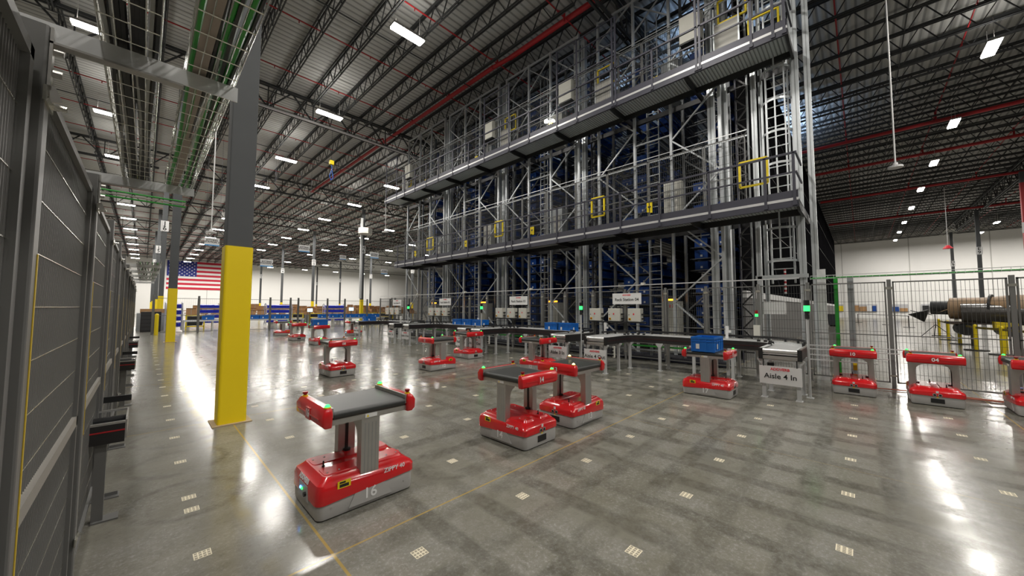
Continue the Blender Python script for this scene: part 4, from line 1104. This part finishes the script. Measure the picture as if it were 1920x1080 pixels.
for i, y in enumerate([LY[1], LY[2]]+LY[6:11]):
    t = thing('tray_arm', ('galvanised bracket arm carrying the cable trays, %s from the camera' % ('nearest', 'second')[i]) if i < 2 else 'galvanised bracket arm far along the left cable trays', 'bracket', (LX, y, 0), 0, None if i < 2 else 'far cable tray arms')
    m = MB(); m.box((-0.05, -0.018, 2.365), (0.44, 0.018, 2.375), GALV); m.box((-0.05, -0.022, 2.325), (0.44, -0.018, 2.375), GALV); m.build('arm', t)
    m = MB(); m.box((0.036, -0.03, 2.2), (0.042, 0.0, 2.36), ALU); m.box((0.036, -0.03, 2.316), (0.30, 0.0, 2.322), ALU); m.bar((0.04, -0.02, 2.2), (0.055, -0.02, 2.16), 0.006, 0.02, ALU)
    for z in (2.3, 2.24): m.cyl((0.04, -0.015, z), (0.06, -0.015, z), 0.010, ALU, 8)
    m.build('angle_bracket', t)
def tray(x0, x1, cables, lab, ya=0.3, yb=3.3):
    t = thing('cable_tray', lab, 'cable tray', (0, 0, 0))
    m = MB(); z = 2.38
    for x in (x0, x1):
        for zz in (z, z+0.03, z+0.06): m.cyl((x, ya, zz), (x, yb, zz), 0.0022, WIRE, 5)
    k = ya
    n = 4
    for q in range(1, n): m.cyl((x0+(x1-x0)*q/n, ya, z), (x0+(x1-x0)*q/n, yb, z), 0.0016, WIRE, 4)
    while k < yb:
        m.cyl((x0, k, z), (x1, k, z), 0.0022, WIRE, 5); m.cyl((x0, k, z), (x0, k, z+0.06), 0.0022, WIRE, 4); m.cyl((x1, k, z), (x1, k, z+0.06), 0.0022, WIRE, 4); k += 0.1 if k < 5 else 0.2
    m.build('wire_basket', t)
    for c in range(cables[0]):
        kind = cables[1][c % len(cables[1])]
        x = x0+0.008+(x1-x0-0.016)*(c+0.5)/cables[0]
        if isinstance(kind, tuple): mt, rr, flat = kind
        else: mt, rr, flat = kind, 0.0055, 0
        m = MB(); P = []; y = ya; ph = random.random()*6; am = 0.004+0.004*random.random()
        while y < yb+0.01:
            P.append((x+am*math.sin(y*2.6+ph), y, z+0.004+rr+0.006*abs(math.sin(y*1.7+ph)))); y += 0.3
        if flat:
            for a, b_ in zip(P[:-1], P[1:]): m.bar(a, b_, flat, rr*2, mt)
        else: m.tube(P, rr, mt, 6)
        nm = {'green_cable': 'green_cable', 'black_cable': 'black_cable', 'beige_flat_cable': 'flat_cable', 'silver_braid': 'braided_cable'}[mt.name]
        m.build(nm, t, True)
    return t
tray(-0.118, 0.004, (11, [(BRAID, 0.008, 0), (BLACKC, 0.008, 0), (BRAID, 0.007, 0), (BLACKC, 0.009, 0), (BLACKC, 0.008, 0), (BLACKC, 0.010, 0), (BRAID, 0.007, 0), (BLACKC, 0.009, 0), (BLACKC, 0.008, 0)]), 'wire basket tray full of silver and black cables, the left of two')
tray(0.066, 0.19, (9, [(GREENC, 0.007, 0), (GREENC, 0.005, 0), (BEIGEC, 0.003, 0.034), (BLACKC, 0.006, 0), (BRAID, 0.005, 0), (GREENC, 0.007, 0), (BLACKC, 0.008, 0), (GREENC, 0.008, 0), (BLACKC, 0.006, 0)]), 'wire basket tray with green and beige cables, the right of two')
tray(-0.118, 0.05, (8, [(BRAID, 0.008, 0), (BLACKC, 0.008, 0), (GREENC, 0.007, 0), (BLACKC, 0.009, 0)]), 'distant basket tray of mixed cables over the far left fence, left one', 9.0, 15.2)
tray(0.07, 0.20, (6, [(GREENC, 0.008, 0), (BRAID, 0.008, 0), (BLACKC, 0.007, 0)]), 'distant basket tray of mixed cables over the far left fence, right one', 9.0, 15.2)
m = MB()
for dz in (0, 0.02, 0.04): m.cyl((LX, 3.62, 2.36+dz), (0.19, 3.62, 2.36+dz), 0.006, GREENC if dz != 0.02 else WIRE, 6)
tag(m.build('cross_cable_tray'), 'short cross tray of green cables behind the second bracket arm', 'cable tray')
# conveyor stubs that poke through the left fence
for i, (y, big) in enumerate(((4.1, True), (8.6, False), (13.2, False))):
    t = thing('conveyor_stub', 'short black sided conveyor end poking through the left fence, %s one' % ('nearest', 'second', 'farthest')[i], 'conveyor', (LX+0.03, y, 0))
    e = 0.15
    m = MB(); m.box((-0.05, 0, 0.58), (e, 0.02, 0.72), mat('conveyor_side_band', (0, 0, 0))); m.box((-0.05, -0.003, 0.665), (e, 0, 0.675), RED2); m.build('side_guard', t)
    m = MB(); m.box((-0.05, 0, 0.72), (e, 0.025, 0.735), ALU); m.box((-0.05, 0.5, 0.72), (e, 0.525, 0.735), ALU); m.box((-0.05, 0.02, 0.66), (e, 0.5, 0.68), GALVD)
    m.box((e, 0.02, 0.6), (e+0.01, 0.5, 0.74), ALU); m.build('end_frame', t)
    m = MB(); m.cyl((-0.05, 0.25, 0.71), (e, 0.25, 0.71), 0.022, BLACK, 8); m.build('black_roller', t); m = MB(); m.box((-0.05, 0.6, 0.78), (e+0.02, 0.63, 0.83), BLACK); m.build('black_bumper', t)
    m = MB(); m.box((0.0, 0.05, 0), (0.06, 0.11, 0.62), FENCE); m.box((0.0, 0.02, 0), (0.14, 0.14, 0.01), FENCE); m.build('leg', t)

# ------------------------------------------------------------------ flag on the far wall
t = thing('flag', 'very large American flag with stars and stripes hung flat on the far white wall', 'flag', (3.6, YN-0.1, 6.0))
FW, FH = 13.6, 7.0; FR = mat('flag_red', (0.55, 0.02, 0.05), 0.8); FWt = mat('flag_white', (0.8, 0.78, 0.78), 0.8); FB = mat('flag_blue', (0.03, 0.04, 0.25), 0.8)
m = MB()
for k in range(13): m.box((0, -0.02, FH*(12-k)/13), (FW, 0, FH*(13-k)/13), FR if k % 2 == 0 else FWt)
m.build('stripes', t)
m = MB(); m.box((0, -0.04, FH*6/13), (FW*0.4, -0.02, FH), FB); cn = m.build('canton', t)
m = MB()
for rr_ in range(9):
    nst = 6 if rr_ % 2 == 0 else 5
    for c in range(nst):
        cx = FW*0.4*((c+0.5)/6+(0 if nst == 6 else 1/12)); cz = FH*6/13+FH*7/13*(8.6-rr_)/9.2
        pts = []
        for k in range(10):
            a = pi/2+pi*k/5; R_ = 0.2 if k % 2 == 0 else 0.08
            pts.append((cx+R_*math.cos(a), cz+R_*math.sin(a)))
        m.prism(pts, 1, -0.055, -0.04, FWt)
m.build('stars', cn)

# ------------------------------------------------------------------ far kitting area
FY = 29.5
xs = [0.4, 2.4, 4.5, 5.86+0.3, 7.4, 7.9, 9.9, 11.2, 13.0, 15.0]
for i in range(len(xs)-1):
    y = FY
    t = thing('mesh_fence', 'distant grey mesh fence panel in front of the kitting stations', 'fence', (0, y, 0), 0, 'distant fence panels')
    m = MB(); a, b_ = xs[i]+0.04, xs[i+1]-0.04
    for z in (0.1, 1.1, 2.12): m.box((a, -0.012, z), (b_, 0.012, z+0.025), FENCEL)
    m.box((a, -0.012, 0.1), (a+0.025, 0.012, 2.12), FENCEL); m.box((b_-0.025, -0.012, 0.1), (b_, 0.012, 2.12), FENCEL); m.build('panel_frame', t)
    m = MB(); k = a
    while k < b_: m.box((k, -0.001, 0.1), (k+0.0025, 0.001, 2.12), MESHW); k += 0.1
    m.build('wire_mesh', t)
for x in xs:
    m = MB(); m.box((x-0.05, FY-0.05, 0), (x+0.05, FY+0.05, 2.3), FENCEL); tag(m.build('fence_post'), 'distant grey fence post in front of the kitting stations', 'post', 'distant fence posts')
for i, (x, y) in enumerate(((16.4, 30.5), (17.9, 34), (20.2, 36), (13.5, 26.5), (14.3, 25.0), (12.6, 24.0))):
    m = MB(); m.box((x-0.05, y-0.05, 0), (x+0.05, y+0.05, 2.3), FENCEL); tag(m.build('fence_post'), 'distant grey fence post left of the rack foot', 'post', 'distant posts by the rack')
# kitting conveyors with totes
def kconv(x0, x1, y, lab):
    t = thing('roller_conveyor', lab, 'conveyor', (x0, y, 0)); L_ = x1-x0
    m = MB()
    for s in (0, 0.55): m.box((0, s, 0.58), (L_, s+0.04, 0.70), GALV)
    m.box((0, 0.04, 0.62), (L_, 0.55, 0.66), GALVD); m.build('bed', t)
    n = max(2, int(L_/1.6)+1)
    for k in range(n):
        xx = 0.1+(L_-0.2)*k/(n-1); MB().box((xx-0.04, 0, 0), (xx+0.04, 0.59, 0.58), GALV).build('leg', t)
kconv(1.9, 5.2, 33.6, 'distant grey roller conveyor between the yellow columns')
kconv(5.5, 9.5, 33.6, 'distant grey roller conveyor with blue totes behind the left fence gap')
kconv(10.2, 16.6, 33.6, 'distant grey roller conveyor with blue totes left of the rack')
for i, x in enumerate((3.3, 6.0, 6.7, 7.5, 8.2, 11.0, 11.9, 12.6, 13.4, 14.2, 15.0, 15.8)):
    tote(x, 33.9, 0.70, 0, 'blue tote standing on a distant kitting conveyor', 'blue totes on the kitting conveyors', 1.12)
def binrack(x, y, lab, w_=1.9):
    t = thing('bin_rack', lab, 'shelf', (x, y, 0))
    WT = mat('pale_frame', (0.5, 0.5, 0.55), 0.4)
    for s in (0, w_):
        m = MB(); m.tube([(s, 0, 0.1), (s, -0.05, 1.5), (s, 0.1, 1.85), (s, 0.35, 1.95), (s, 0.6, 1.85), (s, 0.65, 0.1)], 0.035, WT, 8); m.build('side_frame', t)
    m = MB()
    for z in (0.35, 0.75, 1.15, 1.55): m.box((0, 0.0, z-0.04), (w_, 0.6, z), WT)
    m.build('shelf_board', t)
    for z in (0.35, 0.75, 1.15, 1.55):
        n = 4
        for k in range(n):
            x0 = 0.05+(w_-0.1)*k/n
            b = MB(); b.prism([(-0.02, z), (0.5, z), (0.5, z+0.27), (-0.07, z+0.22)], 0, x0+0.01, x0+(w_-0.1)/n-0.01, BLUEB)
            b = tag(b.build('storage_bin', loc=(x, y, 0)), 'cobalt blue open bin on a distant kitting rack', 'bin', 'cobalt bins on the kitting racks')
binrack(7.3, 36.2, 'pale shelf rack of cobalt bins behind the far fence, left one')
binrack(12.2, 37.0, 'pale shelf rack of cobalt bins behind the far fence, right one')
binrack(3.1, 38.2, 'pale shelf rack of cobalt bins half hidden by the large yellow column')
binrack(1.0, 31.9, 'tall pale trolley of cobalt bins beside the slim yellow column', 0.8)
# yellow rack frames with dark bins
for i, (x, y, w_) in enumerate(((9.7, 38, 0.9), (11.3, 38.4, 1.3), (16.2, 38, 1.6), (18.1, 38, 1.6), (2.2, 35.2, 1.0), (4.6, 36.6, 0.9))):
    t = thing('flow_rack', 'bright yellow flow rack frame in the kitting area, %s' % ('left of the aluminium frame', 'beside the second bin rack', 'left of the rack foot', 'right beside the rack foot', 'behind the slim yellow column', 'between the big column and the bins')[i], 'shelf', (x, y, 0))
    m = MB()
    for a in (0, w_): m.box((a-0.04, -0.04, 0), (a+0.04, 0.04, 1.05), YELB)
    for z in (0.2, 0.6, 1.0): m.box((0, -0.04, z-0.04), (w_, 0.04, z+0.04), YELB)
    m.build('frame', t)
    m = MB(); 
    for z in (0.26, 0.66): m.box((0.08, 0.0, z), (w_-0.08, 0.5, z+0.28), BLACK)
    m.build('dark_crate', t)
# cardboard boxes
random.seed(11)
for i in range(78):
    x = 3.5+random.random()*22; y = 42.5+random.random()*5
    lvl = random.choice((0, 0, 1, 1, 2))
    sx, sy, sz = 0.45+random.random()*0.5, 0.5, 0.35+random.random()*0.3
    cell = 3.0+i*0.29; x = cell
    z = 0.75+ (0.0 if i % 3 == 0 else 0.05)
    m = MB(); m.box((-sx/2, -sy/2, 0), (sx/2, sy/2, sz), CARD); m.box((-0.03, -sy/2-0.003, 0), (0.03, sy/2+0.003, sz+0.003), BEIGEC)
    m.box((-sx/2, -sy/2-0.05, sz), (sx/2, -sy/2, sz+0.01), CARD)
    yy = 42.6+(i % 3)*0.95
    o = m.build('cardboard_box', loc=(x, yy, (0.9, 1.1, 1.3)[i % 3]), rz=random.uniform(-0.3, 0.3)); tag(o, 'brown cardboard box in the long row on the distant benches', 'box', 'cardboard boxes on the distant benches')
for j, (yy, zt) in enumerate(((42.6, 0.9), (43.55, 1.1), (44.5, 1.3))):
    t = thing('packing_bench', 'long low bench holding cardboard boxes, %s of three tiers' % ('front', 'middle', 'rear')[j], 'bench', (2.6, yy, 0))
    MB().box((0, -0.4, zt-0.06), (23.2, 0.4, zt), CARD).build('bench_top', t)
    for k in range(8): MB().box((0.2+3.2*k, -0.3, 0), (0.3+3.2*k, 0.3, zt-0.06), GALVD).build('leg', t)
# kitting station signs
for i, (x, z, y) in enumerate(((2.93, 5.85, 30), (8.3, 6.05, 30), (13.75, 6.12, 30), (5.95, 4.74, 30), (16.7, 7.7, 45), (18.6, 5.6, 38))):
    t = thing('hanging_sign', 'white KITTING STATION sign with blue lower edge, %s' % ('hanging left of the large yellow column', 'hanging centre over the far robots', 'hanging just left of the rack', 'small one right of the large yellow column', 'lowest one in front of the far wall', 'small one beside the walkway end')[i], 'sign', (x, y, z))
    m = MB(); m.box((-0.38, -0.01, -0.2), (0.38, 0.01, 0.25), WHITE); p = m.build('panel', t)
    MB().box((-0.38, -0.012, -0.26), (0.38, 0.012, -0.2), mat('sky_blue', (0.05, 0.35, 0.8), 0.5)).build('blue_edge', t)
    text('KITTING\nSTATION %d' % (3, 2, 1, 4, 5, 6)[i], 0.15, TXT, p, face((0, -0.014, 0.03), (0, -1, 0)), 'lettering', 0.004)
    m = MB()
    for s in (-0.35, 0.35): m.cyl((s, 0, 0.25), (s, 0, 12.9-z), 0.006, DARK, 4)
    m.build('hanging_wire', t)
# bollards, cabinet, bins on the left far side
for i, (x, y) in enumerate(((0.56, 28.9),)):
    m = MB(); m.cyl((x, y, 0), (x, y, 1.15), 0.09, YELB, 14); m.dome((x, y, 1.15), 0.09, YELB, 14, 4); tag(m.build('bollard'), 'yellow round bollard near the end of the left fence', 'bollard')
t = thing('tool_cabinet', 'wide black drawer cabinet at the far end of the left fence', 'cabinet', (-0.1, 33.2, 0))
MB().box((0, 0, 0), (0.95, 0.6, 1.3), BLACK).build('cabinet_body', t)
for k in range(5): MB().box((0.03, -0.02, 0.1+0.24*k), (0.92, 0, 0.3+0.24*k), mat('drawer_black', (0.03, 0.03, 0.032), 0.4)).build('drawer', t)
for i in range(6):
    m = MB(); m.box((-0.25, -0.2, 0), (0.25, 0.2, 0.28), CARD); tag(m.build('cardboard_box', loc=(0.1+0.5*(i % 3), 35.2+0.5*(i//3), 1.2)), 'brown box piled behind the black drawer cabinet', 'box', 'boxes behind the drawer cabinet')
MB_ = MB(); MB_.box((-0.3, 34.9, 0), (1.5, 36.0, 1.2), GALVD); tag(MB_.build('bench'), 'grey bench behind the black drawer cabinet', 'bench')
for i, (x, y) in enumerate(((46.6, 2.0), (44.0, 1.9))):
    t = thing('waste_bin', 'dark wheeled waste bin against the low wall, %s one' % ('far', 'near')[i], 'bin', (x, y, 0))
    m = MB(); m.loft([(0.1, 0.25, 0.28, 0.05), (1.0, 0.33, 0.36, 0.05)], mat('bin_grey', (0.04, 0.045, 0.055), 0.5)); m.build('bin_body', t); m = MB(); m.loft([(1.0, 0.36, 0.4, 0.05), (1.08, 0.34, 0.38, 0.05)], BLACK); m.build('lid', t)
    MB().cyl((0.25, -0.25, 0.1), (0.25, 0.25, 0.1), 0.1, BLACK, 12).build('wheel', t)
# far monitors
for i, (x, y, z) in enumerate(((10.9, 37, 1.35), (14.3, 36, 1.45))):
    t = thing('monitor', 'small bright screen on a kitting bench, %s one' % ('left', 'right')[i], 'monitor', (x, y, 0))
    MB().box((-0.22, 0, z-0.15), (0.22, 0.03, z+0.15), mat('screen_glow', (0.6, 0.85, 1.0), 0.4, emis=1.5)).build('screen', t); MB().box((-0.03, 0.03, 0), (0.03, 0.06, z), BLACK).build('stand', t)

# ------------------------------------------------------------------ right background
# long wrapped tube on machinery
t = thing('wrapped_tube', 'long brown wrapped tube lying on dark machinery behind the right fence', 'tube', (0, 0, 0))
m = MB(); pts = [(25.3, -2.3, 1.65, 0.30), (25.2, -2.85, 1.65, 0.31), (25.2, -2.86, 1.63, 0.47), (24.9, -3.9, 1.60, 0.50), (24.7, -4.4, 1.62, 0.56), (24.0, -10.0, 1.66, 0.60)]
for i, (a, b_) in enumerate(zip(pts[:-1], pts[1:])): m.cyl(a[:3], b_[:3], a[3], BLACK if i == 0 else KRAFT, 18, b_[3])
m.build('tube_body', t, True)
m = MB()
for a in (-3.9, -4.9, -6.7): m.cyl((24.8, a, 1.62), (24.78, a-0.06, 1.62), 0.60, BLACK, 18)
m.build('strap', t)
m = MB(); m.cyl((24.72, -3.1, 1.42), (23.75, -9.8, 1.45), 0.42, mat('black_film_wrap', (0.05, 0.045, 0.04), 0.25, bump=0.6, vscale=4, var=0.5), 16, 0.5); m.build('film_wrap', t, True)
t = thing('machine_bed', 'dark machinery with black rollers carrying the wrapped tube', 'machine', (25.0, -2.9, 0))
m = MB(); m.box((-0.5, -7, 0.95), (0.5, 0.2, 1.05), mat('rust_brown_steel', (0.05, 0.03, 0.02), 0.6))
for k in range(6): m.cyl((-0.5, -0.3-1.1*k, 0.75), (0.5, -0.3-1.1*k, 0.75), 0.28, BLACK, 14); m.box((-0.4, -0.6-1.1*k, 0), (0.4, -0.5-1.1*k, 1.0), BLACK)
m.build('bed_frame', t)
for k in range(4):
    m = MB(); m.box((21.0+0.25*k-6.0*0, -9, 0.12+0.0*k), (21.12+0.25*k, -3.9-0.1*k, 0.24), GALVD); m.box((21.02+0.25*k, -9, 0), (21.1+0.25*k, -3.9-0.1*k, 0.12), BLACK)
    tag(m.build('steel_rail'), 'long dark steel rail lying on the floor under the wrapped tube', 'rail', 'steel rails on the floor')
t = thing('yellow_machine', 'yellow machine hood beside the barrier posts', 'machine', (23.6, -3.9, 0))
m = MB(); m.prism([(-0.4, 0.95), (0.15, 0.85), (0.15, 1.1), (-0.4, 1.05)], 0, -0.2, 0.2, YELB); m.build('hood', t); m = MB(); m.box((-0.1, -0.15, 0), (0.1, 0.0, 0.9), YELB); m.build('pedestal', t)
pp = [(21.0, -3.5), (22.6, -3.15), (26.2, -3.2), (29.2, -3.2), (33.2, -3.3), (18.6, -3.9)]
for i, (x, y) in enumerate(pp):
    t = thing('barrier_post', 'yellow barrier post on a black base, %s from the left' % ('fourth', 'x', 'third', 'second', 'first', 'fifth')[i] if i != 1 else 'yellow barrier post right beside the yellow machine hood', 'post', (x, y, 0))
    m = MB(); m.cyl((0, 0, 0.02), (0, 0, 0.95), 0.06, YELB, 12); m.dome((0, 0, 0.95), 0.06, YELB, 12, 3); m.build('post_tube', t); MB().cyl((0, 0, 0), (0, 0, 0.03), 0.32, BLACK, 20).build('base_disc', t)
m = MB()
sp = sorted(pp, key=lambda p: p[0])
for a, b_ in zip(sp[:-1], sp[1:]):
    m.bar((a[0]+0.1, a[1], 0.88), (b_[0]-0.1, b_[1], 0.88), 0.01, 0.08, mat('hazard_tape', (0.35, 0.27, 0.02), 0.5))
tag(m.build('barrier_belt'), 'yellow and black barrier belt strung between the yellow posts', 'barrier')
t = thing('umbrella', 'black umbrella light stand on a tripod left of the wrapped tube', 'umbrella', (32.0, -3.05, 0))
m = MB(); m.cyl((0, 0, 0.5), (0, 0, 1.6), 0.02, BLACK, 6)
for a in range(3):
    c_ = 2*pi*a/3; m.cyl((0, 0, 0.7), (0.7*math.cos(c_), 0.7*math.sin(c_), 0), 0.018, BLACK, 6)
m.build('tripod', t)
m = MB(); m.cyl((0.0, 0.95, 1.5), (0, 0.1, 1.25), 0.02, BLACK, 8); m.cyl((0.0, 0.62, 1.42), (0.0, 0.42, 0.85), 0.46, BLACK, 10, 0.03); m.build('canopy', t)
for i, (x, y) in enumerate(((58, 0.3), (52, -1.8), (46, -2.9))):
    t = thing('stanchion', 'thin black stanchion far out on the open floor, %s from the left' % ('first', 'second', 'third')[i], 'post', (x, y, 0))
    MB().cyl((0, 0, 0.02), (0, 0, 1.0), 0.035, BLACK, 8).build('pole', t); MB().cyl((0, 0, 0), (0, 0, 0.03), 0.35, BLACK, 16).build('base_disc', t)
m = MB(); m.bar((58, 0.3, 0.97), (52, -1.8, 0.97), 0.01, 0.05, BLACK); m.bar((52, -1.8, 0.97), (46, -2.9, 0.97), 0.01, 0.05, BLACK); tag(m.build('barrier_belt'), 'thin black barrier belt across the far open floor', 'barrier')
# openings in the east wall
for i, (ya, yb) in enumerate(((3.6, 2.2), (0.9, -2.0), (-3.4, -5.6), (-7.0, -12.5), (-14.5, -17.5))):
    m = MB(); m.box((87.9, yb, 1.1), (88.0, ya, 2.35), mat('opening_frame', (0.5, 0.5, 0.52), 0.5)); random.seed(20+i)
    y = yb+0.1
    while y < ya-0.5:
        w_ = 0.5+random.random()*0.5; h = 0.5+random.random()*0.7
        m.box((87.75, y, 1.15), (87.9, y+w_*0.9, 1.1+h), random.choice((CARD, YELB, BLACK, WHITE, CARD, BLUED))); y += w_
    struct(m.build('window_%d' % (i+1)), 'low opening in the far right wall showing goods beyond', 'window')

# ------------------------------------------------------------------ things hanging from the roof
def drop(x, y, z, lab, R_=0.17):
    t = thing('drop_rod', lab, 'antenna', (x, y, 0))
    MB().cyl((0, 0, z), (0, 0, 13.0), 0.022, WHITE, 8).build('rod', t)
    m = MB(); m.cyl((0, 0, z-0.06), (0, 0, z), R_, WHITE, 18); m.cyl((0, 0, z), (0, 0, z+0.1), R_*0.35, WHITE, 10); m.build('disc', t)
drop(16.0, -0.92, 6.0, 'long white drop rod ending in a flat disc, right of the rack')
drop(2.1, 22.0, 5.2, 'long white drop rod with disc just left of the large yellow column', 0.2)
drop(1.0, 46.0, 7.0, 'white drop rod with disc left of the J 6 plate', 0.2)
drop(12.0, 24.5, 7.1, 'white drop rod with disc left of the rack end', 0.22)
t = thing('pendant_bell', 'small red pendant on a thin cord in front of the far right wall', 'pendant', (52.0, -6.0, 0))
MB().cyl((0, 0, 7.5), (0, 0, 13), 0.02, WHITE, 6).build('cord', t); m = MB(); m.cyl((0, 0, 7.2), (0, 0, 7.5), 0.35, TXR, 12, 0.12); m.build('bell', t)
t = thing('chain_hoist', 'blue strap and yellow block hanging from the roof left of the rack', 'hoist', (7.9, 23.6, 0))
MB().box((-0.12, -0.1, 10.6), (0.12, 0.1, 10.85), YELB).build('hoist_block', t); m = MB(); m.tube([(0, 0, 10.6), (0.05, 0, 10.2), (0.12, 0, 9.8), (0, 0, 9.6), (-0.1, 0, 9.85), (0, 0, 10.2)], 0.03, BLUED, 6); m.build('strap', t); MB().cyl((0, 0, 10.85), (0, 0, 13), 0.01, DARK, 5).build('chain', t)
t = thing('service_mast', 'pale vertical service mast in front of the grey column left of the rack', 'mast', (16.35, 38.9, 0))
MB().box((-0.1, -0.1, 2.6), (0.1, 0.1, 11.4), WLEG).build('duct', t); m = MB(); m.cyl((0.0, -0.9, 9.5), (0.0, -0.9, 10.1), 0.75, CREAM, 8); m.build('unit_housing', t)
m = MB(); m.tube([(10.3, -0.1, 0.02), (10.42, -0.8, 0.02), (10.35, -1.6, 0.02), (10.4, -2.6, 0.02), (10.3, -3.4, 0.02)], 0.012, ORANGE, 6); m.tube([(10.25, -1.2, 0.02), (10.3, -2.0, 0.02), (10.2, -3.0, 0.02)], 0.012, ORANGE, 6)
tag(m.build('air_hose'), 'orange hose lying along the foot of the right fence', 'hose')
# galvanised cable riser behind the right end
m = MB(); m.box((10.7, 0.55, 0), (10.78, 0.7, 2.5), GALV); m.box((10.7, 0.35, 0), (10.74, 0.42, 2.3), GREENC); m.box((10.7, 0.1, 0.0), (10.76, 0.2, 2.3), GALVD); tag(m.build('cable_riser'), 'green and galvanised vertical cable riser at the fence corner', 'cable riser')
m = MB()
for k, z in enumerate((0.5, 0.6, 0.72, 0.8)): m.box((10.15+0.03*k, -0.2-0.15*k, z), (10.18+0.03*k, 1.4, z+0.02), GALV)
m.box((10.2, 0.1, 0.35), (10.26, 0.16, 0.5), YELB); tag(m.build('pipe_bundle'), 'bundle of thin galvanised pipes between aisle 4 in and robot 10', 'pipes')

# ------------------------------------------------------------------ render look
SC.view_settings.view_transform = 'Standard'
SC.view_settings.look = 'None'
SC.view_settings.exposure = 0.0
SC.cycles.use_denoising = True
SC.cycles.max_bounces = 6
SC.cycles.diffuse_bounces = 3
SC.cycles.glossy_bounces = 3
SC.cycles.transparent_max_bounces = 4
SC.cycles.sample_clamp_indirect = 4.0
SC.cycles.use_light_tree = True
